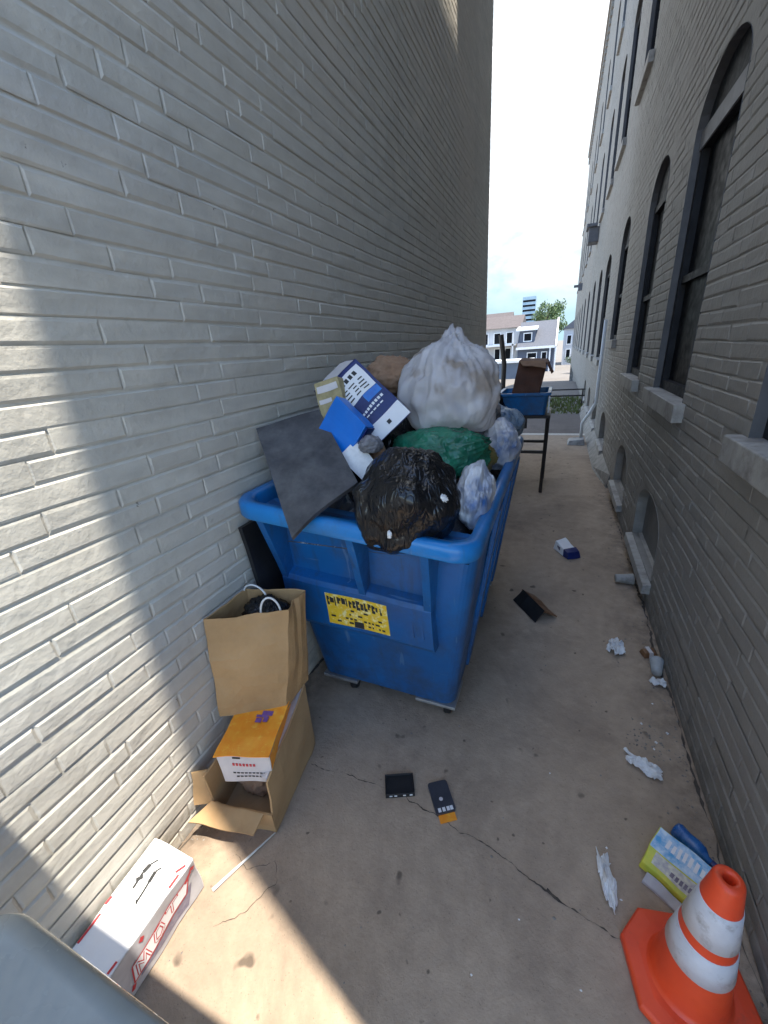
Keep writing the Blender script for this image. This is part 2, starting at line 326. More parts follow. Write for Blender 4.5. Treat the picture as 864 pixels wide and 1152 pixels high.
# ------------------------------------------------------------------ brick walls
CH = .0677
def brick_wall(name, x, face, y0, y1, z0, z1, mat_, parent, openings=(), seed=1, depth=.0045):
    """x: face plane, face: +1 looks towards +x. openings: functions z -> (ya, yb) or None"""
    rnd = random.Random(seed); b = MB(); tints = {}
    nc = int(math.ceil((z1-z0)/CH)); verts = b.v; faces = b.f
    def split(zb, zt):
        """solid intervals of a course, each end given at the bottom and top of it"""
        segs = [((y0, y0), (y1, y1))]; ops = []
        for fn in openings:
            a, c = fn(zb), fn(zt)
            if a is None and c is None: continue
            mid = fn.mid
            a = a or (mid, mid); c = c or (mid, mid)
            ops.append(((a[0], c[0]), (a[1], c[1]), fn))
        ops.sort(key=lambda o_: o_[0]); cur = (y0, y0); cf = None; out = []
        for lo, hi, fn in ops:
            out.append((cur, lo, cf, fn)); cur = hi; cf = fn
        out.append((cur, (y1, y1), cf, None)); return out
    def ends(fa, fb, z):
        l_ = y0 if fa is None else (fa(z) or (fa.mid, fa.mid))[1]
        h_ = y1 if fb is None else (fb(z) or (fb.mid, fb.mid))[0]
        return l_, h_
    def jz(y, z): return .009*noise.noise(V((y*.9, z*2.1, seed*7.3))) + .0055*noise.noise(V((y*4.5, z*9, seed)))
    for k in range(nc):
        zb, zt = z0+k*CH, min(z1, z0+(k+1)*CH)
        off = (.0 if k % 2 else .105) + rnd.uniform(-.03, .03)
        for lo, hi, fa, fb in split(zb, zt):
            if max(hi) - min(lo) < .01: continue
            # mortar strip behind
            xm = x - face*depth
            slope = abs(lo[0]-lo[1]) > .004 or abs(hi[0]-hi[1]) > .004
            ns = 6 if slope else 1; cuts = []
            for si in range(ns):
                za_, zb_ = zb+(zt-zb)*si/ns, zb+(zt-zb)*(si+1)/ns
                l0, h0 = ends(fa, fb, za_+1e-5) if slope else (lo[0], hi[0]); l1, h1 = ends(fa, fb, zb_-1e-5) if slope else (lo[1], hi[1])
                cuts.append((za_, zb_, l0, h0, l1, h1))
                n = len(verts); verts += [(xm, l0, za_), (xm, h0, za_), (xm, h1, zb_), (xm, l1, zb_)]
                faces.append((n, n+1, n+2, n+3) if face < 0 else (n+3, n+2, n+1, n)); b.mi.append(0)
            y = y0 - off
            lo_, hi_ = min(lo), max(hi)
            y += .21*int(max(0, (lo_-y)/.21))
            while y < hi_:
                L = .21 * rnd.choice((1, 1, 1, 2, 2, 3) if face > 0 else (1, 1, 1, 2))
                a, c = y+.0012, y+L-.0012
                y += L
                if c < lo_+.012 or a > hi_-.012: continue
                ab, at = max(a, lo[0]), max(a, lo[1]); cb, ct = min(c, hi[0]), min(c, hi[1])
                if cb-ab < .01 and ct-at < .01: continue
                if cb < ab: cb = ab = (cb+ab)/2
                if ct < at: ct = at = (ct+at)/2
                if abs(lo[0]-lo[1]) > .004 and a < max(lo)+.02 or abs(hi[0]-hi[1]) > .004 and c > min(hi)-.02:
                    for za_, zb_, l0, h0, l1, h1 in cuts:
                        q = [(max(a, l0), za_), (min(c, h0), za_), (min(c, h1), zb_), (max(a, l1), zb_)]
                        if q[1][0] <= q[0][0] and q[2][0] <= q[3][0]: continue
                        if q[1][0] < q[0][0]: q[0] = q[1] = (max(min(c, h0), min(a, c)), za_)
                        if q[2][0] < q[3][0]: q[2] = q[3] = (max(min(c, h1), min(a, c)), zb_)
                        n = len(verts); verts += [(x-face*.001, yy, zz) for yy, zz in q]
                        faces.append((n, n+1, n+2, n+3) if face < 0 else (n+3, n+2, n+1, n)); b.mi.append(0)
                    continue
                j0, j1, j2, j3 = (jz(q, w) for q, w in ((ab, zb), (cb, zb), (ct, zt), (at, zt)))
                g1, g2 = .0012+max(0, rnd.gauss(.0005, .001)), .0012+max(0, rnd.gauss(.0005, .001))
                e = .0075+rnd.uniform(-.0025, .004)
                o0 = [rnd.uniform(-.0011, .0011) for _ in range(4)]
                q = [(ab, zb+g1+j0), (cb, zb+g1+j1), (ct, zt-g2+j2), (at, zt-g2+j3)]
                n = len(verts)
                db_ = depth*rnd.choice((.25, .6, 1, 1)); dt_ = depth*rnd.choice((.25, .6, 1, 1)); ds = (db_, db_, dt_, dt_)
                verts += [(x - face*ds[i], q[i][0], q[i][1]) for i in range(4)]
                sy = (1, -1, -1, 1); sz = (1, 1, -1, -1)
                verts += [(x + face*o0[i], q[i][0]+sy[i]*e*.7, q[i][1]+sz[i]*e) for i in range(4)]
                fs = [(n+4, n+5, n+6, n+7), (n, n+1, n+5, n+4), (n+1, n+2, n+6, n+5), (n+2, n+3, n+7, n+6), (n+3, n, n+4, n+7)]
                if face > 0: fs = [tuple(reversed(f)) for f in fs]
                tv = min(1, max(0, rnd.gauss(.5, .22)))
                for f in fs: tints[len(faces)] = tv; faces.append(f); b.mi.append(0)
    # note: winding chosen so faces look along +face
    me = bpy.data.meshes.new(name); me.from_pydata(b.v, [], [tuple(reversed(f)) for f in b.f]); me.update(); me.materials.append(mat_)
    at = me.attributes.new('tint', 'FLOAT', 'FACE'); at.data.foreach_set('value', [tints.get(i, .5) for i in range(len(b.f))])
    o = bpy.data.objects.new(name, me); return link(o, parent)

# left building
lb = thing('brick_building', 'pale painted brick building with blank windowless wall, half in sun, left of the alley', 'building')
brick_wall('brick_wall', XL, 1, -.8, 7.75, 0, 8.6, M['wall'], lb, seed=3)
p = MB(); p.box(XL-6, XL-.0058, -.8, 7.75, -.02, 8.6); p.build('wall_body', M['wall'], lb)
p = MB(); p.box(XL-6.1, XL+.02, -.9, 7.8, 8.6, 8.75); p.build('roof_edge', M['sill'], lb)
p = MB(); p.hexa([(XL+.002, -.62, 2.50), (-.02, -.62, 2.42), (-.02, .08, 2.42), (XL+.002, .08, 2.50)], [(XL+.002, -.62, 2.54), (-.02, -.62, 2.46), (-.02, .08, 2.46), (XL+.002, .08, 2.54)])
p.build('shadow_sheet', M['bin'], lb)  # unseen overhead sheet, added to cast the dark band on wall and ground

# right building
class Arch:
    def __init__(s, ya, yb, z0, zs, za): s.ya, s.yb, s.z0, s.zs, s.za = ya, yb, z0, zs, za; s.mid = (ya+yb)/2
    def __call__(s, z):
        if z < s.z0-1e-6 or z >= s.za: return None
        if z <= s.zs: return (s.ya, s.yb)
        k = math.sqrt(max(0, 1-((z-s.zs)/(s.za-s.zs))**2)); w = (s.yb-s.ya)/2*k
        return (s.mid-w, s.mid+w)
    def outline(s, n=14, inset=0.0):
        ya, yb, z0, zs, za = s.ya+inset, s.yb-inset, s.z0+inset, s.zs, s.za-inset
        pts = [(ya, z0), (yb, z0)]
        for i in range(n+1):
            a = math.pi*i/n; pts.append((s.mid + (yb-ya)/2*math.cos(a), zs + (za-zs)*math.sin(a)))
        return pts
ops = []; wins = []
main = [(1.02, 1.90), (2.88, 3.76), (4.50, 5.30), (6.72, 7.56), (8.95, 9.95), (10.85, 11.7), (12.9, 13.75), (15.4, 16.3), (18.0, 18.9), (20.6, 21.5), (23.4, 24.3), (26.3, 27.2), (29.3, 30.2), (32, 32.9)]
def snap(z): return round(z/CH)*CH
for i, (a, c) in enumerate(main):
    for fl in range(3):
        z0 = (1.36, 4.60, 7.85, 11.0)[fl]; zt = (3.13, 6.6, 9.7, 12.5)[fl]
        if i == 3 and fl == 0: z0, zt = 1.72, 3.2
        z0 = snap(z0); ar = .26 if fl < 3 else .1
        if fl == 3 and i > 8: continue
        A = Arch(a, c, z0, snap(zt-ar), snap(zt)); ops.append(A); wins.append((A, fl, i))
base = [(2.80, 3.62), (4.32, 5.12), (6.62, 7.42), (8.42, 9.3), (10.4, 11.2), (12.4, 13.2)]
for i, (a, c) in enumerate(base):
    z0 = snap(.17); A = Arch(a, c, z0, snap(.48), snap(.68)); ops.append(A); wins.append((A, -1, i))
RB_END, RB_TOP = 34.0, 12.1
rb = thing('brick_building', 'tall grey painted brick building with rows of arched windows, right of the alley', 'building')
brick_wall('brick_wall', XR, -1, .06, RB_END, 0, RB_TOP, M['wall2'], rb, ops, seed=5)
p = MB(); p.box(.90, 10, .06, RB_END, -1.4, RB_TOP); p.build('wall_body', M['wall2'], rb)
p = MB(); p.box(XR+.0087, .90, .06, .14, -.02, RB_TOP); p.build('corner_return', M['wall2'], rb)
p = MB(); p.box(XR+.0087, .90, RB_END-.08, RB_END, -1.4, RB_TOP); p.build('corner_return', M['wall2'], rb)
p = MB(); p.box(.55, 10.1, .0, RB_END+.1, RB_TOP, RB_TOP+.16); p.box(.60, 10.1, .02, RB_END+.06, RB_TOP-.12, RB_TOP-.002)
y = .3
while y < RB_END: p.box(.605, XR-.003, y, y+.16, RB_TOP-.36, RB_TOP-.122); y += .42
p.build('cornice', M['wall2'], rb)
p = MB(); p.box(.72, 1.7, 4.86, 9.2, RB_TOP+.16, RB_TOP+2.4); p.build('roof_shade_block', M['wall2'], rb)  # unseen block added on the roof to cut off the left wall's sun patch
p = MB()
p.rings([[(XR-.004, y_, .17), (XR-.03-.09*min(1, (y_-5.4)/.9), y_, .02), (XR-.03-.12*min(1, (y_-5.4)/.9), y_, -.02), (XR+.05, y_, -.02)] for y_ in (5.42, 6.3, 8, 10, 12)])
p.build('plinth', M['wall2'], rb)
for A, fl, i in wins:
    dep = .10 if fl >= 0 else .09
    out = A.outline(); n = len(out)
    w = MB()     # reveal
    w.rings([[(XR-.001, y_, z_) for y_, z_ in out], [(XR+dep+.02, y_, z_) for y_, z_ in out]], False)
    wo = w.build('window', M['jamb'] if fl >= 0 else M['wall2'], rb)
    if fl >= 0:
        s_ = MB(); s_.box(XR-.055, XR+dep, A.ya-.07, A.yb+.07, A.z0-.10, A.z0+.006); s_.build('sill', M['sill'], wo, bevel=.006)
        if A.ya < 12:
            f = MB(); fx0, fx1 = XR+dep-.06, XR+dep-.01
            zt = A.zs
            for (a, b_, c, d) in ((A.ya, A.ya+.06, A.z0, zt), (A.yb-.06, A.yb, A.z0, zt), (A.ya+.06, A.yb-.06, A.z0, A.z0+.07), (A.ya+.06, A.yb-.06, zt-.06, zt)):
                f.box(fx0, fx1, a+.001, b_-.001, c+.008, d-.001)
            zm = A.z0 + .48*(zt-A.z0); f.box(fx0+.008, fx1, A.ya+.06, A.yb-.06, zm-.022, zm+.022)
            f.build('frame', M['frame'], wo)
            a_ = MB(); pts = [(XR+dep-.05, y_, max(z_, zt)) for y_, z_ in out[1:]] ; pts = pts[1:]
            a_.prism(pts, (.03, 0, 0)); a_.build('arch_panel', M['frame'], wo)
            
            if i == 1 and fl == 0:
                a_ = MB(); a_.box(XR+.03, XR+dep-.052, A.ya+.004, A.yb-.004, zt-.05, zt+.05); a_.build('lintel_board', M['board'], wo)
            g_ = MB(); g_.box(XR+dep-.02, XR+dep-.005, A.ya, A.yb, A.z0, zt); g_.build('pane', M['glass'], wo)
        else:
            g_ = MB(); g_.prism([(XR+dep-.02, y_, z_) for y_, z_ in out], (.015, 0, 0)); g_.build('pane', M['glass'], wo)
    else:
        s_ = MB(); s_.hexa([(XR-.05, A.ya-.03, A.z0-.085), (XR+dep, A.ya-.03, A.z0-.085), (XR+dep, A.yb+.03, A.z0-.085), (XR-.05, A.yb+.03, A.z0-.085)], [(XR-.045, A.ya-.03, A.z0-.02), (XR+dep, A.ya-.03, A.z0+.01), (XR+dep, A.yb+.03, A.z0+.01), (XR-.045, A.yb+.03, A.z0-.02)])
        s_.build('sill', M['sill'], wo, bevel=.005)
        g_ = MB(); g_.prism([(XR+dep-.02, y_, z_) for y_, z_ in out], (.015, 0, 0)); g_.build('infill_panel', M['fill'], wo)
p = MB(); p.box(.42, XR-.003, 14.1, 14.6, 4.15, 4.5); p.box(.36, .62, 14.05, 14.65, 4.5, 4.58); p.build('wall_lamp', M['lamp'], rb, bevel=.01)
p = MB(); p.box(.50, XR-.003, 24, 24.3, 3.9, 4.2); p.box(.3, .5, 24.05, 24.25, 4.05, 4.15); p.build('wall_lamp', M['lamp'], rb)
p = MB(); p.tube([(.44, 8.0, .06), (.44, 8.0, .35), (.55, 8.0, .55), (.62, 8.0, .7), (.62, 8.0, 2.0)], .028); p.build('downpipe', M['white'], rb, smooth=True)
sb_ = thing('splash_block', 'small pale stone block at the foot of the downpipe by the right wall', 'splash block', (.37, 7.9, 0))
p = MB(); p.hexa([(-.15, -.15, 0), (.13, -.15, 0), (.13, .2, 0), (-.15, .2, 0)], [(-.12, -.10, .07), (.12, -.10, .10), (.12, .17, .10), (-.12, .17, .07)]); p.build('stone_block', M['sill'], sb_, bevel=.012)

# ------------------------------------------------------------------ dumpster
def rrect(x0, x1, y0, y1, r, z, n=6):
    out = []
    for cx, cy, a0 in ((x1-r, y1-r, 0), (x0+r, y1-r, 90), (x0+r, y0+r, 180), (x1-r, y0+r, 270)):
        for i in range(n+1):
            a = R(a0+90*i/n); out.append((cx+r*math.cos(a), cy+r*math.sin(a), z))
    return out
D = thing('dumpster', 'blue plastic dumpster overflowing with trash bags, yellow sticker on its front', 'dumpster', (-.72, 2.1, 0))
Do = V((-.72, 2.1, 0))
class LB(MB):
    def build(s, name, m, parent=None, **k):
        s.v = [tuple(V((p[0], p[1], p[2]+.10*max(0, -.2-p[0])*min(1.05, p[2]/1.1)))-Do) for p in s.v]; return MB.build(s, name, m, parent, **k)
def body_ring(z, inset=0):
    t = (z-.10)/.98
    x0, x1 = -1.10+(-1.185+1.10)*t, -.355+(-.222+.355)*t
    y0, y1 = 1.475-.145*t, 2.88+.12*t
    return rrect(x0+inset, x1-inset, y0+inset, y1-inset, .06, z)
b = LB(); b.rings([body_ring(z) for z in (.10, .12, .4, .8, 1.08)] + [body_ring(1.08, .03), body_ring(.7, .03), body_ring(.2, .03)], True); b.build('body', M['blue'], D, bevel=.006)
b = LB()
ro = lambda z, o: rrect(-1.205+o, -.197-o, 1.165+o, 3.06-o, .10-o*.4, z, 8)
b.rings([ro(1.072, .004), ro(1.078, 0), ro(1.122, 0), ro(1.135, .010), ro(1.135, .042), ro(1.12, .05), ro(1.072, .052)], False)
# front shelf between rim and body
b.quad((-1.16, 1.20, 1.074), (-.23, 1.20, 1.074), (-.23, 1.40, 1.078), (-1.16, 1.40, 1.078))
b.build('rim', M['blue_rim'], D, smooth=True, fix=True)
b = LB()   # front pocket band and its three ribs
sec = [(1.44, .50), (1.36, .505), (1.345, .53), (1.325, .735), (1.335, .755), (1.40, .785), (1.45, .5)]
b.prism([(-1.14, y_, z_) for y_, z_ in sec[:6]], (.735, 0, 0))
for xa in (-1.14, -.735, -.435):
    b.prism([(xa+.035, 1.19, 1.07), (xa, 1.325, .74), (xa, 1.42, .70), (xa+.035, 1.36, 1.07)], (.032, 0, 0))
b.build('fork_pocket', M['blue'], D, bevel=.012)
b = LB()   # raised mark on the band, thin ribs
for xa in (-.50, -.455): b.box(xa, xa+.012, 1.333, 1.345, .58, .68)
b.box(-.50, -.443, 1.333, 1.345, .68, .69); b.build('moulded_mark', M['blue'], D)
b = LB()   # side stiffeners, right
for ya in (1.75, 2.2, 2.65): b.hexa([(-.36, ya, .12), (-.335, ya, .12), (-.335, ya+.1, .12), (-.36, ya+.1, .12)], [(-.22, ya, 1.05), (-.195, ya, 1.05), (-.195, ya+.1, 1.05), (-.22, ya+.1, 1.05)])
b.build('side_rib', M['blue'], D, bevel=.006)
for ya, yb in ((1.465, 1.66), (2.65, 2.88)):
    for xa, xb in ((-1.09, -.88), (-.55, -.345)):
        b = LB(); b.box(xa, xb, ya, yb, .082, .099); b.build('caster_plate', M['steel'], D, bevel=.003)
for x_, y_ in ((-.93, 1.535), (-.40, 1.535), (-.95, 2.77), (-.42, 2.77)):
    b = LB(); b.lathe([(.012, -.02), (.044, -.02), (.05, -.012), (.05, .012), (.044, .02), (.012, .02)], (x_, y_, .05), (1, .25, 0), 20); w = b.build('wheel', M['blackp'], D, smooth=False)
    b = LB(); b.box(x_-.03, x_-.024, y_-.03, y_+.03, .045, .078); b.box(x_+.024, x_+.03, y_-.03, y_+.03, .045, .078); b.build('fork', M['blackm'], w)
# sticker
b = LB(); b.cur = 0
def band_pt(u, v, off=.002):   # u along x, v up the band front
    u = -.76 + (u+.81)*1.06; v = v-.03
    y0_, z0_, y1_, z1_ = 1.345, .53, 1.325, .735
    return (u, y0_+(y1_-y0_)*v-off, z0_+(z1_-z0_)*v)
b.hexa([band_pt(-.955, .10, -.004), band_pt(-.665, .12, -.004), band_pt(-.665, .93, -.004), band_pt(-.955, .90, -.004)], [band_pt(-.955, .10), band_pt(-.665, .12), band_pt(-.665, .93), band_pt(-.955, .90)])
st = b.build('sticker', M['yellow'], D)
b = LB(); rr = random.Random(4)
def glyph(u0, u1, v0, v1, off=.0035): b.quad(band_pt(u0, v0, off), band_pt(u1, v0, off), band_pt(u1, v1, off), band_pt(u0, v1, off))
u = -.948
for k in range(15):     # worn heading, no longer legible
    w_ = rr.uniform(.008, .02); v0 = .60+rr.uniform(0, .10); v1 = .86-rr.uniform(0, .05)
    glyph(u, u+w_*.55, v0, v1)
    if rr.random() < .7: glyph(u+w_*.55, u+w_, v1-.09, v1-rr.uniform(0, .03))
    if rr.random() < .6: glyph(u+w_*.55, u+w_, v0, v0+.08)
    u += w_+.003
for row in range(4):
    u = -.94
    while u < -.69:
        w_ = rr.uniform(.006, .022)
        if rr.random() < .38: glyph(u, u+w_, .19+row*.11, .235+row*.11)
        u += w_+.007
glyph(-.83, -.785, .12, .28)
b.build('lettering', M['ink'], st)
# lids
def patch(name, P, th, m, parent, off=V((0, 0, 0)), n=10, amp=.01, sc=4, cls=MB):
    """bilinear bent sheet from corners P00,P10,P11,P01"""
    P = [V(p) for p in P]; nrm = (P[1]-P[0]).cross(P[3]-P[0]).normalized(); top = []; bot = []
    for j in range(n+1):
        v = j/n; rt = []; rb_ = []
        for i in range(n+1):
            u = i/n; q = P[0]*(1-u)*(1-v)+P[1]*u*(1-v)+P[2]*u*v+P[3]*(1-u)*v
            q = q + nrm*(amp*noise.noise(q*sc+V((5, 1, 2)))*2)
            rt.append(q-off); rb_.append(q-nrm*th-off)
        top.append(rt); bot.append(rb_)
    b = MB(); b.rings(top, False, False); k = len(b.v); b.rings(bot, False, False)
    N = n+1
    edge = [(0, i) for i in range(N)] + [(j, n) for j in range(1, N)] + [(n, i) for i in range(n-1, -1, -1)] + [(j, 0) for j in range(n-1, 0, -1)]
    for (a, c), (d, e) in zip(edge, edge[1:]+edge[:1]):
        b.f.append((a*N+c, d*N+e, k+d*N+e, k+a*N+c)); b.mi.append(0)
    return b.build(name, m, parent, smooth=False)
lid = patch('lid', [(-.84, 1.07, 1.155), (-.69, 1.33, 1.30), (-1.0, 1.62, 1.52), (-1.205, 1.42, 1.475)], .020, M['lid'], D, Do, 14, .024, 3.2)
lid['label'] = 'scuffed charcoal lid flung open'
patch('lid', [(-1.214, 1.20, 1.10), (-1.214, 2.1, 1.10), (-1.19, 2.1, .45), (-1.17, 1.24, .45)], .02, M['blackp'], D, Do, 6, .004)['label'] = 'black lid hanging down behind'

# loose trash inside
b = MB()
N = 26
rows = []
for j in range(N+1):
    y_ = 1.35+1.62*j/N; row = []
    for i in range(N+1):
        x_ = -1.13+.87*i/N; e = min(1, 6*min(i/N, 1-i/N), 6*min(j/N, 1-j/N))
        row.append((x_, y_, .98+e*(.13+.09*noise.noise(V((x_*7, y_*7, 0)))+.05*noise.noise(V((x_*18, y_*18, 2))))))
    rows.append(row)
b.rings(rows, False, False)
tag(b.build('loose_trash', M['grime'], smooth=False), 'mixed loose trash filling the blue dumpster to its rim', None, None, 'stuff')

# ------------------------------------------------------------------ crumpled things
def bag(name, c, rad, m, label, cat, seed=0, crease=.10, knot=None, sub=6, flat=-.8, group=None, peak=1.0, fine=.05, parent=None, shape=None):
    bm = bmesh.new(); bmesh.ops.create_icosphere(bm, subdivisions=sub, radius=1.0)
    kd = V(knot).normalized() if knot else V((0, 0, 1))
    q = kd.rotation_difference(V((0, 0, 1)))
    so = V((seed*3.17, seed*1.3, seed*2.2))
    for v in bm.verts:
        n = v.co.normalized(); l = q @ n
        r = 1 + .17*noise.noise(n*1.5+so) + .08*noise.noise(n*3.2+so)
        ph = math.atan2(l.y, l.x); el = math.acos(max(-1, min(1, l.z)))
        # folds that run to the knot
        w = math.exp(-(el/1.2)**2)
        f1 = 1-min(1, abs(noise.noise(V((math.cos(ph)*3.4, math.sin(ph)*3.4, el*.9))+so*2))*3.2)
        f2 = 1-min(1, abs(noise.noise(V((math.cos(ph)*7.5, math.sin(ph)*7.5, el*1.3))+so))*2.6)
        r += crease*(.55*f1*f1 + .32*f2*f2)*(.25+.75*w) - crease*.25
        a = n*2.6+so*1.7; a = a + V((noise.noise(a), noise.noise(a+V((7, 0, 0))), noise.noise(a+V((0, 7, 0)))))*.7
        r += fine*.9*(1-min(1, abs(noise.noise(a))*3.0))**2
        a = n*5.5+so; a = a + V((noise.noise(a), noise.noise(a+V((7, 0, 0))), noise.noise(a+V((0, 7, 0)))))*1.0
        r += fine*.55*(1-min(1, abs(noise.noise(a))*2.6))**2
        a = n*12+so; r += fine*.22*(1-min(1, abs(noise.noise(a))*2.2))
        if knot and el < .42: r += peak*(.42-el)**2*2.4*(1+.5*math.sin(ph*5+seed))
        p_ = n*r
        if shape: p_ = shape(p_)
        if p_.z < flat: p_.z = flat + (p_.z-flat)*.15
        v.co = V((p_.x*rad[0], p_.y*rad[1], p_.z*rad[2]))
    me = bpy.data.meshes.new(name); bm.to_mesh(me); bm.free(); me.materials.append(m)
    me.polygons.foreach_set('use_smooth', [True]*len(me.polygons))
    o = bpy.data.objects.new(name, me); o.location = c; link(o, parent)
    if label: tag(o, label, cat, group)
    return o

bag('trash_bag', (-.49, 1.315, 1.222), (.20, .195, .20), M['bagblack'], 'shiny black trash bag slumped over the front rim of the dumpster', 'trash bag', 6, .06, (.2, .25, .9), 6, -.75, fine=.008, peak=.12)
wb = bag('trash_bag', (-.485, 2.0, 1.555), (.255, .25, .225), M['bagwhite'], 'translucent white knotted trash bag on top of the heap', 'trash bag', 7, .15, (.02, .1, 1), 6, -.85, fine=.009, peak=.62)
b = MB(); rr = random.Random(2)
for k in range(9):
    a = k*.7; b.quad((.0, .02, .20), (.04*math.cos(a), .02+.04*math.sin(a), .235+.02*rr.random()), (.045*math.cos(a+.6), .02+.045*math.sin(a+.6), .245+.02*rr.random()), (.02*math.cos(a+.6), .02+.02*math.sin(a+.6), .20))
b.build('knot', M['bagwhite'], wb, fix=False)
bag('trash_bag', (-.485, 1.79, 1.305), (.215, .20, .12), M['baggreen'], 'dark green trash bag squashed under the white bag', 'trash bag', 12, .12, (1, .3, .4), 6, -.8, fine=.04, peak=.3)
bag('plastic_bag', (-.285, 1.60, 1.17), (.075, .17, .13), M['bagprint'], 'white plastic bag with blue print beside the black bag, against the rim', 'plastic bag', 15, .10, (.2, .3, 1), 6, -.8, fine=.022, peak=.1)
bag('plastic_bag', (-.295, 2.38, 1.20), (.12, .16, .14), M['bagprint'], 'crumpled white and blue plastic bag below the white trash bag, at the far rim', 'plastic bag', 19, .12, (-.2, .3, 1), 6, -.8, fine=.026, peak=.1)
bag('plastic_bag', (-.40, 2.82, 1.24), (.20, .20, .14), M['bagblue'], 'grey blue plastic bag at the far end of the dumpster', 'plastic bag', 23, .12, (0, .3, 1), 6, -.8, fine=.026, peak=.1)
bag('food_wrapper', (-.36, 2.02, 1.22), (.10, .09, .08), mat('ochre wrapper', (.22, .17, .04), (.12, .10, .03), 14, .35), 'small ochre food wrapper beside the green bag', 'wrapper', 29, .1, None, 5, -.8, fine=.09)
bag('paper_ball', (-.83, 2.12, 1.62), (.15, .13, .10), M['paperb'], 'crumpled brown paper behind the navy carton', 'paper', 31, .1, None, 5, -.9, fine=.11)
bag('paper_ball', (-.735, 1.60, 1.33), (.055, .05, .05), M['paperb'], 'small crumpled brown paper between the blue box and the black bag', 'paper', 33, .1, None, 5, -.9, fine=.11)
bag('paper_scrap', (-.335, 1.225, 1.285), (.021, .010, .013), M['tissue'], 'small white paper scrap stuck on the black bag', 'paper scrap', 35, .6, None, 4, -.9, fine=.5)
bag('paper_scrap', (-.485, 1.13, 1.18), (.006, .005, .012), M['tissue'], 'tiny white scrap low on the front of the black bag', 'paper scrap', 36, .6, None, 4, -.9, fine=.5)
bag('rubbish_heap', (-.60, 2.45, 1.3), (.28, .3, .2), M['grime'], 'grey heap of mixed rubbish beneath the white bag', 'rubbish', 40, .1, None, 5, -.8, fine=.12)
bag('trash_bag', (-.88, 1.95, 1.30), (.22, .28, .24), M['bagblack'], 'black trash bag buried under the cartons by the wall', 'trash bag', 41, .12, None, 5, -.8, fine=.08)

# ------------------------------------------------------------------ cartons on the heap
class Fr:
    """frame: origin o, unit axes u,v,w"""
    def __init__(s, o, u, v):
        s.o = V(o); s.u = V(u).normalized(); v = V(v); s.v = (v - s.u*v.dot(s.u)).normalized(); s.w = s.u.cross(s.v)
    def __call__(s, a, b, c=0): return s.o + s.u*a + s.v*b + s.w*c
def fbox(F, b, u0, u1, v0, v1, w0, w1):
    return b.hexa([F(u0, v0, w0), F(u1, v0, w0), F(u1, v1, w0), F(u0, v1, w0)], [F(u0, v0, w1), F(u1, v0, w1), F(u1, v1, w1), F(u0, v1, w1)])
def frect(F, b, u0, u1, v0, v1, w): b.quad(F(u0, v0, w), F(u1, v0, w), F(u1, v1, w), F(u0, v1, w))
def root(name, label, cat, loc, group=None): return thing(name, label, cat, loc, 0, group)
def lbuild(b, o, name, m, parent, **k):
    b.v = [tuple(V(p)-V(o)) for p in b.v]; return b.build(name, m, parent, **k)

# navy and white carton: u runs down its length, v across, w towards the viewer
P0, P1, P3 = V((-.862, 1.76, 1.735)), V((-.585, 1.70, 1.50)), V((-.985, 1.66, 1.60))
F = Fr(P0, P1-P0, P3-P0); Lu, Lv = (P1-P0).length, .195
if F.w.y > 0: sgn = -1
else: sgn = 1
o = root('carton', 'navy carton with white label panels tilted on top of the heap', 'carton', P0)
dv = V((-.115, .07, -.012))
fr_ = [F(0, 0), F(Lu, 0), F(Lu, Lv), F(0, Lv)]
b = MB(); b.hexa(fr_, [p_+dv for p_ in fr_]); lbuild(b, P0, 'box', M['navy'], o, bevel=.003)
nn_ = -(F.u*.0016)
b = MB(); b.quad(*[p_+nn_ for p_ in (F(0, .008)+dv*.05, F(0, Lv-.008)+dv*.05, F(0, Lv-.008)+dv*.97, F(0, .008)+dv*.97)]); lbuild(b, P0, 'end_panel', M['greycard'], o)
w1 = .0015*sgn
b = MB(); frect(F, b, .02, .155, .015, Lv-.012, w1); frect(F, b, Lu-.085, Lu-.004, .004, Lv-.004, w1); lbuild(b, P0, 'white_panel', M['wcard'], o)
b = MB(); frect(F, b, .157, .20, .015, .095, w1); lbuild(b, P0, 'blue_panel', M['lblue'], o)
b = MB(); rr = random.Random(8); w2 = .003*sgn
for k in range(5):
    a = .045+.013*0; frect(F, b, .04, .062, .045+k*.025, .062+k*.025, w2)
for k in range(4):
    for q in range(3):
        frect(F, b, .082+k*.017, .088+k*.017, .04+q*.045, .04+q*.045+rr.uniform(.02, .038), w2)
frect(F, b, Lu-.052, Lu-.032, .085, .105, w2)
lbuild(b, P0, 'printed_lettering', M['ink'], o)
b = MB()
for k in range(9): frect(F, b, .212, .224, .03+k*.017, .042+k*.017, w2)
for k in range(5): frect(F, b, .236, .242, .05+k*.022, .066+k*.022, w2)
lbuild(b, P0, 'white_lettering', M['wcard'], o)

P0, P1, P3 = V((-.852, 1.54, 1.59)), V((-.708, 1.50, 1.478)), V((-1.0, 1.52, 1.468))
F = Fr(P0, P1-P0, P3-P0); sgn = -1 if F.w.y > 0 else 1
o = root('carton', 'plain bright blue box below the navy carton, resting on the lid', 'carton', P0)
b = MB(); fbox(F, b, 0, .185, 0, .185, -.07*sgn, 0); lbuild(b, P0, 'box', M['bblue'], o, bevel=.003)
b = MB(); fbox(F, b, .004, .181, .187, .195, -.068*sgn, -.012*sgn); fbox(F, b, .187, .193, .004, .181, -.068*sgn, -.012*sgn); lbuild(b, P0, 'dark_edge', M['navy'], o)
P0 = V((-.985, 1.62, 1.60)); F = Fr(P0, (.1, .02, .03), (-.10, -.05, -.11)); sgn = -1 if F.w.y > 0 else 1
o = root('carton', 'tan and olive printed carton between the wall and the blue box', 'carton', P0)
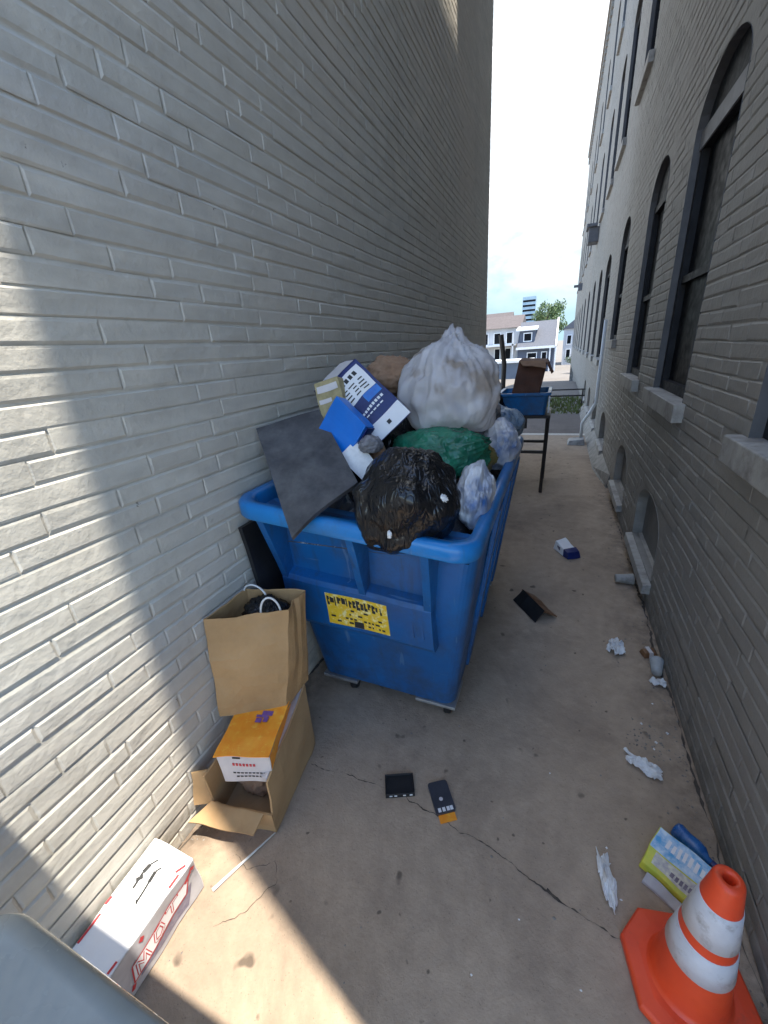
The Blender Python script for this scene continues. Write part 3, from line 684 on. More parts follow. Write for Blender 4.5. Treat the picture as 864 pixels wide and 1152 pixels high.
b = MB(); fbox(F, b, -.02, .10, -.05, .15, -.1*sgn, 0); lbuild(b, P0, 'box', M['tan'], o, bevel=.003)
b = MB(); frect(F, b, -.01, .09, -.03, .0, .002*sgn); frect(F, b, -.01, .05, .03, .05, .002*sgn); lbuild(b, P0, 'pale_print', M['greycard'], o)
P0 = V((-.80, 1.48, 1.33)); F = Fr(P0, (.16, -.03, -.11), (-.1, -.05, -.03)); sgn = -1 if F.w.z < 0 else 1
o = patch('paper_sheet', [(-.83, 1.45, 1.36), (-.71, 1.42, 1.27), (-.66, 1.47, 1.32), (-.77, 1.52, 1.42)], .004, M['tissue'], None, V((0, 0, 0)), 8, .006, 12)
tag(o, 'crumpled white paper sheet between the grey lid and the black bag', 'paper')
bag('food_wrapper', (-.70, 1.50, 1.40), (.05, .04, .035), mat('grey wrapper', (.25, .24, .25), (.1, .1, .11), 20, .5), 'grey crumpled wrapper under the corner of the blue box', 'wrapper', 44, .1, None, 5, -.9, fine=.1)

# ------------------------------------------------------------------ cardboard box, orange carton, paper bag
a = R(9)
FO = V((-1.165, .695, 0)); U = V((math.cos(a), math.sin(a), 0)); W_ = V((-math.sin(a), math.cos(a), 0))
o = thing('cardboard_box', 'open brown cardboard box with flaps out beside the left wall', 'cardboard box', FO, a)
W, L, H = .275, .40, .36
b = MB(); b.box(0, W, 0, L, .004, .012); b.build('bottom', M['cardin'], o)
b = MB(); b.hexa([(W-.008, 0, .004), (W, 0, .004), (W, L, .004), (W-.008, L, .004)], [(W-.008, .02, H-.10), (W, .02, H-.10), (W, L, H+.02), (W-.008, L, H+.02)]); b.build('side_panel', M['card'], o)
b = MB(); b.box(0, .008, .0, L, .013, .26); b.build('side_panel', M['card'], o)
b = MB(); b.box(.009, W-.009, L-.008, L, .013, H+.02); b.build('back_panel', M['card'], o)
b = MB(); b.box(.009, W-.001, -.002, .006, .004, .105); b.build('front_panel', M['card'], o)
patch('flap', [(.0, -.004, .108), (W-.03, -.006, .108), (W-.05, -.07, .085), (-.05, -.085, .10)], .006, M['card'], o, V((0, 0, 0)), 5, .004)
patch('flap', [(-.004, .03, .26), (-.002, .0, .10), (-.055, -.03, .12), (-.05, .0, .27)], .006, M['card'], o, V((0, 0, 0)), 5, .004)
patch('flap', [(W-.012, .03, H-.095), (W-.012, L-.01, H+.015), (W-.052, L-.02, H-.005), (W-.055, .05, H-.11)], .006, M['greycard'], o, V((0, 0, 0)), 5, .004)
b = MB(); rr = random.Random(5)
for k in range(3): b.box(.15+.022*k, .163+.022*k, -.0045, -.003, .05-.006*k, .075-.008*k)
b.build('printed_lettering', M['ink'], o)
a2 = R(17)
OO = V((-1.10, .735, 0))
o = thing('carton', 'orange topped carton with grey printed end standing inside the brown box', 'carton', OO, a2)
b = MB()
b.hexa([(0, 0, .21), (.205, 0, .21), (.205, .27, .19), (0, .27, .19)], [(-.005, 0, .355), (.205, 0, .355), (.205, .30, .375), (-.005, .30, .375)]); b.build('box', M['greycard'], o, bevel=.002)
patch('top_flap', [(-.010, -.012, .362), (.208, -.008, .362), (.222, .315, .405), (-.005, .30, .383)], .004, M['orange'], o, V((0, 0, 0)), 8, .005, 9)
b = MB(); b.quad((.2055, .004, .215), (.2055, .26, .215), (.2055, .28, .365), (.2055, .004, .352)); b.build('orange_side', M['orange'], o)
b = MB()
for (x0, x1, y0, y1) in ((.10, .125, .13, .15), (.13, .15, .135, .16), (.095, .14, .155, .165), (.115, .16, .165, .185)): b.quad((x0, y0, .381), (x1, y0, .381), (x1, y1, .383), (x0, y1, .383))
b.build('logo_mark', M['purple'], o)
b = MB()
for k in range(7): b.box(.055+.013*k, .063+.013*k, -.0022, -.001, .300, .312)
b.build('red_print', M['red'], o)
b = MB(); b.box(.06, .09, -.0022, -.001, .335, .343)
for k in range(9): b.box(.05+.015*k, .06+.015*k, -.0022, -.001, .26, .266)
for k in range(7): b.box(.06+.015*k, .07+.015*k, -.0022, -.001, .24, .246)
b.build('printed_lettering', M['ink'], o)

bag('paper_ball', (-1.07, .90, .10), (.095, .10, .105), M['paperb'], 'crumpled dark brown packing paper under the orange carton', 'paper', 52, .1, None, 5, -.9, fine=.1)
# paper bag
PB = V((-1.085, 1.02, .372))
o = thing('paper_bag', 'brown paper shopping bag with white rope handles standing on the orange carton', 'paper bag', PB)
def pb_ring(z, k):   # z 0..1
    bl = [(-.125, -.15), (.13, -.025), (.125, .15), (-.115, .10)]
    tl = [(-.128, -.10), (.165, .055), (.15, .20), (-.118, .14)]
    pts = []
    for i in range(4):
        A0 = V(bl[i]).lerp(V(tl[i]), z); B0 = V(bl[(i+1) % 4]).lerp(V(tl[(i+1) % 4]), z)
        for j in range(8):
            t = j/8; q_ = A0.lerp(B0, t); nn = V((B0.y-A0.y, -(B0.x-A0.x))).normalized()
            gus = -.018*math.exp(-((t-.45)/.08)**2)*(z**.7) if i == 1 else 0
            q_ = q_ + nn*(.010*math.sin(math.pi*t)*math.sin(math.pi*z) + gus + .012*noise.noise(V((q_.x*9, q_.y*9, z*4+k))))
            q_.x = max(q_.x, -.142)
            pts.append((q_.x, q_.y, z*.455 + (.012*noise.noise(V((q_.x*14, q_.y*14, 3))) if z > .9 else 0)))
    return pts
b = MB(); b.rings([pb_ring(i/10, 0) for i in range(11)] + [[(x*.97, y*.97, z_-.003) for x, y, z_ in pb_ring(1, 0)]] + [[(x*.95, y*.95, z_) for x, y, z_ in pb_ring(.55, 0)]], True); b.build('bag_body', M['kraft'], o, smooth=False)
b = MB(); b.tube([(.095+.035*math.cos(t), .032+.018*math.cos(t), .44+.075*math.sin(t)) for t in [math.pi*i/14 for i in range(15)]], .0042, 6); b.build('handle', M['rope'], o, smooth=True)
b = MB(); b.tube([(-.06+.06*math.cos(t), .125, .44+.05*math.sin(t)) for t in [math.pi*i/14 for i in range(15)]], .0042, 6); b.build('handle', M['rope'], o, smooth=True)
bag('plastic_wrap', (-1.075, 1.115, .77), (.10, .075, .05), M['bagblack'], 'crumpled black plastic stuffed inside the paper bag', 'plastic', 51, .1, None, 5, -.9, fine=.1)

# white carton by the wall
o = thing('carton', 'white carton with red lettering on the sunlit ground against the left wall', 'carton', (-1.135, .345, 0), R(2))
b = MB(); b.box(-.085, .095, -.16, .155, .002, .165); b.build('box', M['wcard'], o, bevel=.004)
b = MB(); b.quad((.0965, -.155, .006), (.0965, .15, .006), (.0965, .15, .160), (.0965, -.155, .160)); b.build('printed_side', M['scard'], o)
b = MB()
x_ = .0975
b.quad((x_, -.10, .035), (x_, .085, .02), (x_, .12, .09), (x_, -.085, .075)); b.build('logo_ground', M['slate'], o)
b = MB(); x_ = .0982
b.quad((x_, -.115, .05), (x_, .09, .075), (x_, .115, .125), (x_, -.10, .10)); b.build('logo_band', M['wcard'], o)
b = MB(); x_ = .0989
def lstroke(pts, w=.005):
    P = [V((x_, y, z)) for y, z in pts]
    for A0, B0 in zip(P, P[1:]):
        d = (B0-A0).normalized(); nn = V((0, -d.z, d.y))*w
        b.quad(A0-nn, B0-nn, B0+nn, A0+nn)
k0 = [(-.10, .055), (-.09, .095), (-.075, .07), (-.06, .10), (-.055, .062)]; lstroke(k0)                  # M
lstroke([(-.03, .075), (-.02, .105), (.0, .107), (.006, .08), (-.012, .068), (-.03, .075)])               # O
lstroke([(.02, .113), (.07, .118)], .006); lstroke([(.045, .115), (.04, .078)])                              # T
lstroke([(-.118, .048), (.092, .072), (.117, .127), (-.103, .103), (-.118, .048)], .002)
lstroke([(.10, .12), (.13, .14)], .006); lstroke([(-.13, .03), (-.12, .045)], .006); lstroke([(.13, .15), (.145, .135)], .006); lstroke([(-.06, .14), (-.05, .15)], .007)
b.build('red_lettering', M['red'], o)
b = MB(); x_ = .0995
lstroke(k0, .0022); lstroke([(-.03, .075), (-.02, .105), (.0, .107), (.006, .08), (-.012, .068), (-.03, .075)], .0022); lstroke([(.024, .113), (.066, .118)], .0022); lstroke([(.045, .112), (.04, .082)], .0022)
b.build('white_lettering', M['wcard'], o)
b = MB(); z_ = .1665
def ts(x0, y0, x1, y1, w):
    A0, B0 = V((x0, y0, z_)), V((x1, y1, z_)); d = (B0-A0).normalized(); nn = V((-d.y, d.x, 0))*w
    b.quad(A0-nn, B0-nn, B0+nn, A0+nn)
ts(-.035, .015, -.04, .06, .004); ts(-.04, .06, -.035, .085, .007); ts(-.035, .085, -.02, .105, .003); ts(-.045, .035, -.03, .05, .006)
ts(.015, -.01, .005, .045, .004); ts(.005, .045, .0, .075, .007); ts(.0, .075, .012, .09, .003); ts(.02, -.012, .008, -.004, .003)
b.build('ink_mark', M['ink'], o)
b = MB()
for (x0, y0, x1, y1) in ((-.08, -.13, -.075, -.06), (.085, -.15, .088, -.12), (.088, .06, .085, .10), (.07, .10, .085, .13), (-.08, -.04, -.078, -.02)): ts(x0, y0, x1, y1, .004)
b.build('red_edge_print', M['red'], o)
# thin white stick
b = MB(); b.tube([(-.90, .735, .006), (-.95, .62, .006), (-1.0, .50, .007)], [.003, .0045, .007], 6)
tag(b.build('plastic_strip', M['rope'], smooth=True), 'thin white plastic strip lying in the sun by the cardboard box', 'plastic strip')

# ------------------------------------------------------------------ bin at the lower left
o = thing('wheelie_bin', 'smooth grey green bin with rounded lid edge in the bottom left corner', 'bin', (-.45, -.22, 0))
b = MB(); b.rings([rrect(-.22+t*-.05, .20+t*.05, -.24-.04*t, .23+.05*t, .05, .08+.88*t) for t in (0, .5, 1)]); b.build('body', M['bin'], o, bevel=.005)
b = MB()
def lr(z, i): return rrect(-.295+i, .275-i, -.31+i, .312-i, .075-.3*i if i < .2 else .01, z, 8)
b.rings([lr(.955, 0), lr(1.0, 0), lr(1.018, .008), lr(1.022, .03), lr(1.03, .075), lr(1.05, .12), lr(1.056, .2)]); b.build('lid', M['bin'], o, smooth=True)
for x_ in (-.17, .15):
    b = MB(); b.lathe([(.02, -.025), (.10, -.025), (.10, .025), (.02, .025)], (x_, -.22, .10), (1, 0, 0), 20); b.build('wheel', M['blackp'], o)

# ------------------------------------------------------------------ traffic cone
o = thing('traffic_cone', 'orange traffic cone with two white bands at the foot of the right wall', 'traffic cone', (.478, .822, 0), R(12))
ring8 = lambda r, z, k=.78: [(r*k*sx if ax == 0 else r*sx, r*sy if ax == 0 else r*k*sy, z) for sx, sy, ax in ((1, -.55, 1), (1, .55, 1), (.55, 1, 0), (-.55, 1, 0), (-1, .55, 1), (-1, -.55, 1), (-.55, -1, 0), (.55, -1, 0))]
def octo(r, z, c=.5):
    return [(r, -r*c, z), (r, r*c, z), (r*c, r, z), (-r*c, r, z), (-r, r*c, z), (-r, -r*c, z), (-r*c, -r, z), (r*c, -r, z)]
b = MB(); b.rings([octo(.150, .002), octo(.152, .008), octo(.152, .024), octo(.146, .031), octo(.112, .034)]); b.build('base', M['cone'], o, bevel=.003)
def cr(z): return .095 - (.095-.033)*(z-.034)/(.505-.034)
b = MB(); b.lathe([(.110, .030), (.099, .036)]+[(cr(z), z) for z in (.05, .12, .2, .28, .36, .44, .49)]+[(.0335, .500), (.031, .508), (.024, .512), (.016, .511), (.0125, .505), (.013, .46)], n=40, caps=False); b.build('cone_body', M['cone'], o, smooth=True)
for z0, z1 in ((.175, .272), (.305, .425)):
    b = MB(); b.lathe([(cr(z0)+.0002, z0), (cr(z0)+.0022, z0+.001), (cr((z0+z1)/2)+.0022, (z0+z1)/2), (cr(z1)+.0022, z1-.001), (cr(z1)+.0002, z1)], n=40, caps=False); b.build('reflective_band', M['band'], o, smooth=True)
    
# ------------------------------------------------------------------ litter on the alley floor
o = thing('plastic_tray', 'flat black plastic tray lying on the crack in the concrete', 'tray', (-.497, 1.075, 0), R(24))
b = MB(); b.box(-.062, .062, -.045, .045, .002, .008); b.build('tray_base', M['blackp'], o)
b = MB()
for q in ((-.062, .062, -.045, -.039), (-.062, .062, .039, .045)): b.box(*q, .008, .022)
for q in ((-.062, -.056, -.039, .039), (.056, .062, -.039, .039)): b.box(*q, .008, .022)
b.build('tray_rim', M['blackp'], o, bevel=.002)
b = MB()
for x_, y_ in ((-.045, -.0465), (-.025, -.0465), (.012, -.0465), (.04, -.0465)): b.box(x_, x_+.012, y_, y_+.001, .010, .016)
b.build('pale_label', M['tissue'], o)
o = thing('phone_case_package', 'slim black package with orange tongue beside the black tray', 'package', (-.31, 1.08, 0), R(33))
b = MB(); b.rings([rrect(-.042, .042, -.055, .075, .012, z) for z in (.002, .004, .012, .014)]); b.build('pouch', mat('dark slate card', (.035, .036, .045), (.05, .05, .06), 20, .4), o)
b = MB(); b.box(-.034, .034, -.085, -.0555, .002, .006); b.build('orange_tongue', M['orange'], o)
b = MB()
for x_ in (-.03, -.012, .006, .02): b.box(x_, x_+.012, -.05, -.034, .0145, .0152)
b.build('white_lettering', M['wcard'], o)
b = MB(); b.lathe([(.0, .0142), (.008, .0146), (.0, .0150)], (-.005, .0, 0), n=12, caps=False); b.build('round_mark', M['greycard'], o)
# brown scrap
o = thing('cardboard_scrap', 'dark brown folded scrap lying right of the dumpster', 'scrap', (-.05, 2.56, 0), R(-52))
patch('folded_panel', [(-.14, -.06, .004), (.14, -.07, .004), (.13, .0, .075), (-.13, .01, .085)], .006, M['blackp'], o, V((0, 0, 0)), 6, .008, 9)
patch('top_panel', [(-.14, .012, .085), (.135, .002, .072), (.15, .09, .012), (-.12, .10, .03)], .006, M['leather'], o, V((0, 0, 0)), 6, .008, 9)
# crushed can, pale carton
o = thing('drink_carton', 'crumpled white and navy drink carton lying in the middle of the alley', 'drink carton', (.18, 3.49, 0), R(-58))
b = MB(); b.hexa([(-.11, -.06, .003), (.10, -.055, .003), (.11, .06, .003), (-.1, .055, .003)], [(-.10, -.045, .09), (.08, -.05, .055), (.09, .05, .06), (-.11, .05, .10)]); b.build('carton_body', M['wcard'], o, bevel=.006)
b = MB(); b.hexa([(.045, -.062, .004), (.112, -.060, .004), (.116, .064, .004), (.05, .064, .004)], [(.035, -.054, .070), (.090, -.056, .058), (.098, .056, .063), (.04, .057, .075)]); b.build('navy_end', M['navy'], o, bevel=.004)
b = MB(); b.quad((-.06, -.0535, .03), (-.01, -.0545, .03), (-.01, -.0525, .06), (-.06, -.0515, .06)); b.build('printed_lettering', M['slate'], o)
o = thing('paper_cup', 'pale paper cup lying on its side at the foot of the right wall', 'cup', (.575, 3.09, .042), R(8))
b = MB(); b.lathe([(.001, 0), (.030, 0), (.041, .115), (.0435, .117), (.038, .119), (.028, .01), (.001, .008)], (-.06, 0, 0), (1, 0, 0), 22, False); b.build('cup_body', M['sill'], o, smooth=True)
def crumple(name, c, sx, sy, h, m, label, cat, seed, rz=0, n=22, fold=5.0):
    """torn sheet of paper, folded and crushed"""
    so = V((seed*2.3, seed*1.7, seed*.9)); rows = []
    for j in range(n+1):
        row = []
        for i in range(n+1):
            u, v = 2*i/n-1, 2*j/n-1; k = math.sqrt(max(1e-6, u*u+v*v)); q = max(abs(u), abs(v)); u2, v2 = u*q/k, v*q/k
            a_ = math.atan2(v, u); ed = 1+.38*noise.noise(V((math.cos(a_)*1.8, math.sin(a_)*1.8, seed)))+.16*noise.noise(V((math.cos(a_)*6, math.sin(a_)*6, seed)))
            p_ = V((u2*ed, v2*ed, 0))
            w1 = noise.noise(p_*1.7+so); w2 = noise.noise(p_*3.4+so*2); w3 = noise.noise(p_*7+so)
            p_ = p_ + V((noise.noise(p_*fold*.5+so*3), noise.noise(p_*fold*.5-so), 0))*.28
            z_ = h*(.10+abs(w1)*1.5+abs(w2)*.9+abs(w3)*.35)*(1.15-.55*q)
            row.append((p_.x*sx, p_.y*sy, .004+z_))
        rows.append(row)
    b = MB(); b.rings(rows, False, False); o = b.build(name, m, fix=False); o.location = c; o.rotation_euler = (0, 0, rz)
    sm = o.modifiers.new('t', 'SOLIDIFY'); sm.thickness = .0012
    if label: tag(o, label, cat)
    return o
crumple('tissue', (.44, 2.285, 0), .045, .07, .045, M['tissue'], 'crumpled white tissue on the ground below the arched panel', 'tissue', 61)
crumple('tissue', (.475, 1.505, 0), .062, .034, .035, M['tissue'], 'flattened white tissue with a twisted tail above the drink box', 'tissue', 62, R(-28))
b = MB(); b.tube([(-.045, .012, .012), (-.075, .02, .012), (-.09, .03, .012)], [.010, .006, .009], 7); b.build('twisted_tail', M['tissue'], C.objects['tissue.001'], smooth=False)
o = crumple('paper_napkin', (.29, 1.01, 0), .022, .085, .022, M['tissue'], 'long torn white napkin left of the cone', 'napkin', 64, R(6), 26, 7)
crumple('paper_scrap', (.615, 2.05, 0), .038, .026, .03, M['tissue'], 'small white scrap at the wall foot below the plastic cup', 'paper scrap', 65)
o = thing('plastic_cup', 'crushed clear plastic cup by the right wall', 'cup', (.625, 2.15, .034), R(80))
b = MB(); b.lathe([(.001, 0), (.024, 0), (.034, .10), (.036, .102), (.033, .101), (.023, .004)], (-.05, 0, 0), (1, 0, 0), 18, False); b.build('cup_body', M['clear'], o, smooth=True)
o = thing('food_wrapper', 'small brown and white snack wrapper by the right wall', 'wrapper', (.612, 2.285, 0), R(20))
b = MB(); b.hexa([(-.04, -.03, .003), (.04, -.03, .003), (.04, .03, .003), (-.04, .03, .003)], [(-.035, -.022, .034), (.03, -.02, .028), (.034, .024, .036), (-.03, .026, .03)]); b.build('wrapper_body', M['leather'], o, bevel=.004)
b = MB(); b.hexa([(-.012, -.032, .003), (.012, -.032, .003), (.012, .032, .003), (-.012, .032, .003)], [(-.010, -.026, .037), (.010, -.024, .035), (.010, .028, .040), (-.010, .03, .037)]); b.build('pale_stripe', M['greycard'], o)
# soda box
o = thing('drink_box', 'blue and yellow printed drink box lying behind the cone', 'drink box', (.505, 1.10, 0), R(-33))
F = Fr((-.075, -.065, .035), (1, 0, 0), (0, .8, .55))
b = MB(); b.prism([(-.085, -.065, .004), (-.085, .055, .004), (-.085, .075, .055), (-.085, .055, .105), (-.085, -.065, .040)], (.17, 0, 0)); b.build('box', M['ygreen'], o, bevel=.003)
def topz(y): return .040+(.105-.040)*(y+.065)/.12
def tq(b, x0, x1, y0, y1, dz=.0015): b.quad((x0, y0, topz(y0)+dz), (x1, y0, topz(y0)+dz), (x1, y1, topz(y1)+dz), (x0, y1, topz(y1)+dz))
b = MB(); tq(b, -.082, .082, -.01, .053); b.build('blue_panel', M['cyan'], o)
b = MB(); tq(b, -.06, .075, -.052, -.014); b.build('white_panel', mat('pale printed panel', (.72, .70, .55), (.42, .40, .42), 60, .5), o)
b = MB(); rr = random.Random(6)
for k in range(7): tq(b, -.05+k*.017, -.04+k*.017, .008+rr.uniform(0, .006), .03+rr.uniform(0, .008), .003)
b.build('white_lettering', M['wcard'], o)
b = MB()
for k in range(5): tq(b, -.01+k*.015, .0+k*.015, -.045, -.032, .003)
b.build('printed_lettering', M['slate'], o)
b = MB(); b.quad((.0865, -.062, .006), (.0865, .054, .006), (.0865, .054, .098), (.0865, -.062, .036)); b.build('amber_end', M['amber'], o)
b = MB(); b.hexa([(-.06, -.10, .003), (.06, -.10, .003), (.06, -.07, .003), (-.06, -.07, .003)], [(-.06, -.098, .012), (.06, -.10, .010), (.06, -.069, .02), (-.06, -.069, .02)]); b.build('torn_flap', M['scard'], o)
o = thing('plastic_bottle', 'small crushed blue plastic bottle between the drink box and the wall', 'bottle', (.572, 1.21, .03), R(-50))
b = MB(); b.lathe([(.001, 0), (.026, 0), (.03, .01), (.027, .04), (.031, .07), (.028, .09), (.012, .11), (.012, .125), (.001, .125)], (-.06, 0, 0), (1, .1, 0), 18, False); b.build('bottle_body', M['bottleblue'], o, smooth=True)
b = MB(); b.lathe([(.001, .122), (.014, .122), (.014, .138), (.001, .138)], (-.06, 0, 0), (1, .1, 0), 14, False); b.build('bottle_cap', M['navy'], o)
# grit and crumbs
b = MB(); rr = random.Random(9)
def crumb(x, y, r):
    n0 = len(b.v); z = r*.6
    pts = [(x+r*rr.uniform(.6, 1.3), y, z*.5), (x, y+r*rr.uniform(.6, 1.3), z*.5), (x-r*rr.uniform(.6, 1.3), y, z*.5), (x, y-r*rr.uniform(.6, 1.3), z*.5), (x, y, z*rr.uniform(1, 1.8)), (x, y, 0.0005)]
    b.v += pts
    for i in range(4):
        b.f.append((n0+i, n0+(i+1) % 4, n0+4)); b.f.append((n0+(i+1) % 4, n0+i, n0+5)); b.mi += [0, 0]
for k in range(700):
    y_ = rr.uniform(.3, 5.2); x_ = XR - .01 - abs(rr.gauss(0, .07)) if rr.random() < .6 else rr.uniform(-1.2, .66)
    crumb(x_, y_, rr.choice((.002, .003, .003, .004, .006)))
for k in range(60): crumb(rr.gauss(.50, .05), rr.gauss(1.68, .06), rr.choice((.003, .004, .006)))
for k in range(160): crumb(XL+.01+abs(rr.gauss(0, .05)), rr.uniform(.1, 2), rr.choice((.002, .003, .004)))
tag(b.build('grit', M['grit']), 'scattered grit and crumbs on the concrete', None, None, 'stuff')
b = MB()
for x_, y_, r_ in ((.50, 1.75, .009), (.545, 1.66, .007), (.60, 1.73, .010), (.53, 1.62, .006), (.30, 1.12, .005), (.02, .80, .004), (.10, 1.35, .004), (.57, 1.9, .006), (.33, .97, .005), (-.1, .62, .004), (.2, .7, .004)): crumb(x_, y_, r_)
tag(b.build('paper_crumbs', M['tissue']), 'tiny white paper crumbs on the concrete', None, None, 'stuff')

# ------------------------------------------------------------------ frame with blue tub behind the dumpster
o = thing('metal_stand', 'black metal frame stand with thin legs behind the dumpster', 'stand', (-.36, 5.3, 0))
for x_, y_ in ((.26, -.2), (-.26, -.2), (.26, .4), (-.26, .4)):
    b = MB(); b.tube([(x_-.008, y_, 0), (x_+.004, y_, .5), (x_+.012, y_, .92)], .021, 4); b.build('leg', M['blackm'], o)
b = MB(); b.box(-.25, .25, -.215, -.185, .495, .53); b.box(-.25, .25, .385, .415, .495, .53); b.build('crossbar', M['blackm'], o)
b = MB(); b.box(-.32, .30, -.23, .43, .915, .948); b.build('top', M['blackm'], o)
b = MB(); b.box(-.02, .05, -.235, -.225, .80, .915); b.build('strap', M['blackm'], o)
o = thing('plastic_tub', 'shallow blue plastic tub on the black metal stand', 'tub', (-.37, 5.35, .95))
b = MB(); b.rings([rrect(-.25, .25, -.26, .36, .04, .0), rrect(-.275, .275, -.28, .38, .05, .22), rrect(-.30, .30, -.30, .40, .05, .222), rrect(-.30, .30, -.30, .40, .05, .255), rrect(-.262, .262, -.265, .365, .04, .255), rrect(-.235, .235, -.24, .34, .04, .03)]); b.build('tub_body', M['blue_rim'], o, bevel=.004)
b = MB(); b.box(.277, .292, -.285, -.27, .03, .215); b.build('white_label', M['wcard'], o)
o = thing('cardboard_box', 'rusty brown battered cardboard box sitting in the blue tub', 'cardboard box', (-.34, 5.35, 1.0))
b = MB(); b.hexa([(-.2, -.18, .0), (.10, -.2, .0), (.10, .2, .0), (-.2, .2, .0)], [(-.11, -.16, .56), (.19, -.2, .52), (.20, .2, .55), (-.1, .2, .58)]); b.build('box', M['rust'], o, bevel=.01)
patch('flap', [(-.10, -.17, .56), (.18, -.205, .525), (.20, -.30, .46), (-.05, -.27, .50)], .008, M['paperb'], o, V((0, 0, 0)), 5, .008)
patch('flap', [(.19, -.2, .52), (.20, .18, .55), (.27, .16, .40), (.25, -.18, .40)], .008, M['rust'], o, V((0, 0, 0)), 5, .008)
bag('trash_bag', (-.72, 5.0, .62), (.22, .25, .68), M['bagblack'], 'dark tall trash bag standing beside the metal stand', 'trash bag', 81, .12, None, 5, -.93, fine=.06)
o = thing('handrail', 'thin dark pipe handrail beyond the alley', 'railing', (0, 12.2, 0))
for x_ in (-2.2, -.9, .6):
    b = MB(); b.tube([(x_, 0, -.02), (x_, 0, .5)], .018, 6); b.build('post', M['blackm'], o)
for z_ in (.34, .5):
    b = MB(); b.tube([(-2.4, 0, z_), (.66, 0, z_)], .018, 6); b.build('rail', M['blackm'], o)

# ------------------------------------------------------------------ beyond: grass, houses, tree, tower
b = MB(); rr = random.Random(3)
for k in range(5200):
    x_, y_ = rr.uniform(-5, 4), rr.uniform(11.35, 14.6); h_ = rr.uniform(.05, .16); a_ = rr.uniform(0, 6.28); dx, dy = .018*math.cos(a_), .018*math.sin(a_)
    b.quad((x_-dx, y_-dy, -.012), (x_+dx, y_+dy, -.012), (x_+rr.uniform(-.06, .06), y_+rr.uniform(-.06, .06), h_))
tag(b.build('grass', M['grass'], fix=False), 'strip of rough grass beyond the alley', None, None, 'stuff')
GZ = -1.412
def window(parent, x0, x1, y, z0, z1, fr=.09):
    f = MB()
    f.box(x0-fr, x1+fr, y-.06, y, z0-fr, z0); f.box(x0-fr, x1+fr, y-.06, y, z1, z1+fr); f.box(x0-fr, x0, y-.06, y, z0, z1); f.box(x1, x1+fr, y-.06, y, z0, z1)
    w = f.build('window', M['white'], parent); g_ = MB(); g_.box(x0, x1, y-.02, y-.003, z0, z1); g_.box(x0, x1, y-.04, y-.021, (z0+z1)/2-.03, (z0+z1)/2+.03); g_.build('pane', M['glass'], w)
# grey house with big roof
o = thing('house', 'blue grey house with steep grey roof, white eaves and dormer at the alley end', 'house', (-2.3, 51, GZ))
Z = lambda z: z-GZ
b = MB(); b.box(-2.3, 1.55, 0, 7, 0, 2.65); b.build('wall', M['houseblue'], o)
b = MB(); b.prism([(-2.35, -.35, 2.62), (-2.35, 3.5, 5.35), (-2.35, 7.3, 2.62)], (3.95, 0, 0)); rf = b.build('roof', M['roofgrey'], o)
b = MB(); b.hexa([(-2.45, -.48, 2.42), (1.75, -.48, 2.42), (1.75, -.352, 2.42), (-2.45, -.352, 2.42)], [(-2.45, -.48, 2.66), (1.75, -.48, 2.66), (1.75, -.352, 2.66), (-2.45, -.352, 2.66)]); b.build('eave', M['white'], o)
b = MB(); b.prism([(1.605, -.5, 2.5), (1.605, 3.5, 5.32), (1.605, 3.5, 5.56), (1.605, -.6, 2.66)], (.16, 0, 0)); b.prism([(1.605, 3.5, 5.32), (1.605, 7.5, 2.5), (1.605, 7.6, 2.66), (1.605, 3.5, 5.56)], (.16, 0, 0)); b.build('bargeboard', M['white'], o)
b = MB(); b.box(-2.2, -.55, .5, 3.5, 2.9, 4.35); dm = b.build('dormer', M['houseblue'], o)
b = MB(); b.hexa([(-2.6, .25, 4.35), (-.35, .25, 4.35), (-.35, 3.4, 4.75), (-2.6, 3.4, 4.75)], [(-2.6, .25, 4.52), (-.35, .25, 4.52), (-.35, 3.4, 4.92), (-2.6, 3.4, 4.92)]); b.build('dormer_roof', M['white'], dm)
window(o, -1.7, -.95, .5, 3.3, 4.05)
window(o, -1.2, -.3, 0, 1.1, 2.0); window(o, .3, .75, 0, .9, 2.0)
for x_ in (1.05, 1.62):
    b = MB(); b.box(x_, x_+.14, -.45, -.30, 0, 2.42); b.build('porch_post', M['white'], o)
b = MB(); b.box(-2.2, .25, -.5, -.36, .95, 1.15); b.build('porch_rail', M['white'], o)
# white house to the left
o = thing('house', 'white sided house with brown roof left of the grey house', 'house', (-7.4, 56, GZ))
b = MB(); b.box(-3, 2.4, 0, 8, 0, 5.0); b.build('wall', M['wsiding'], o)
b = MB(); b.prism([(-3.3, -.4, 4.95), (-3.3, 4, 6.5), (-3.3, 8.4, 4.95)], (6.0, 0, 0)); b.build('roof', M['brownroof'], o)
for x_ in (-2.0, -.5, 1.0): window(o, x_, x_+.7, 0, 3.2, 4.4)
for x_ in (-.4, .9): window(o, x_, x_+.6, 0, 1.4, 2.6)
b = MB(); b.box(1.75, 1.95, -1.2, -1.0, 0, 4.3); b.box(-2, 2.2, -1.2, 0, 2.9, 3.1); b.build('porch', M['white'], o)
# garage in front
o = thing('garage', 'low blue grey garage with white roof edge in front of the houses', 'garage', (-5.0, 42, GZ))
b = MB(); b.box(-2.2, 2.4, 0, 4, 0, 1.45); b.build('wall', mat('garage blue grey', (.12, .15, .19), (.10, .125, .165), 1, .6), o)
b = MB(); b.box(-2.35, 2.55, -.15, 4.2, 1.45, 1.66); b.build('roof', M['white'], o)
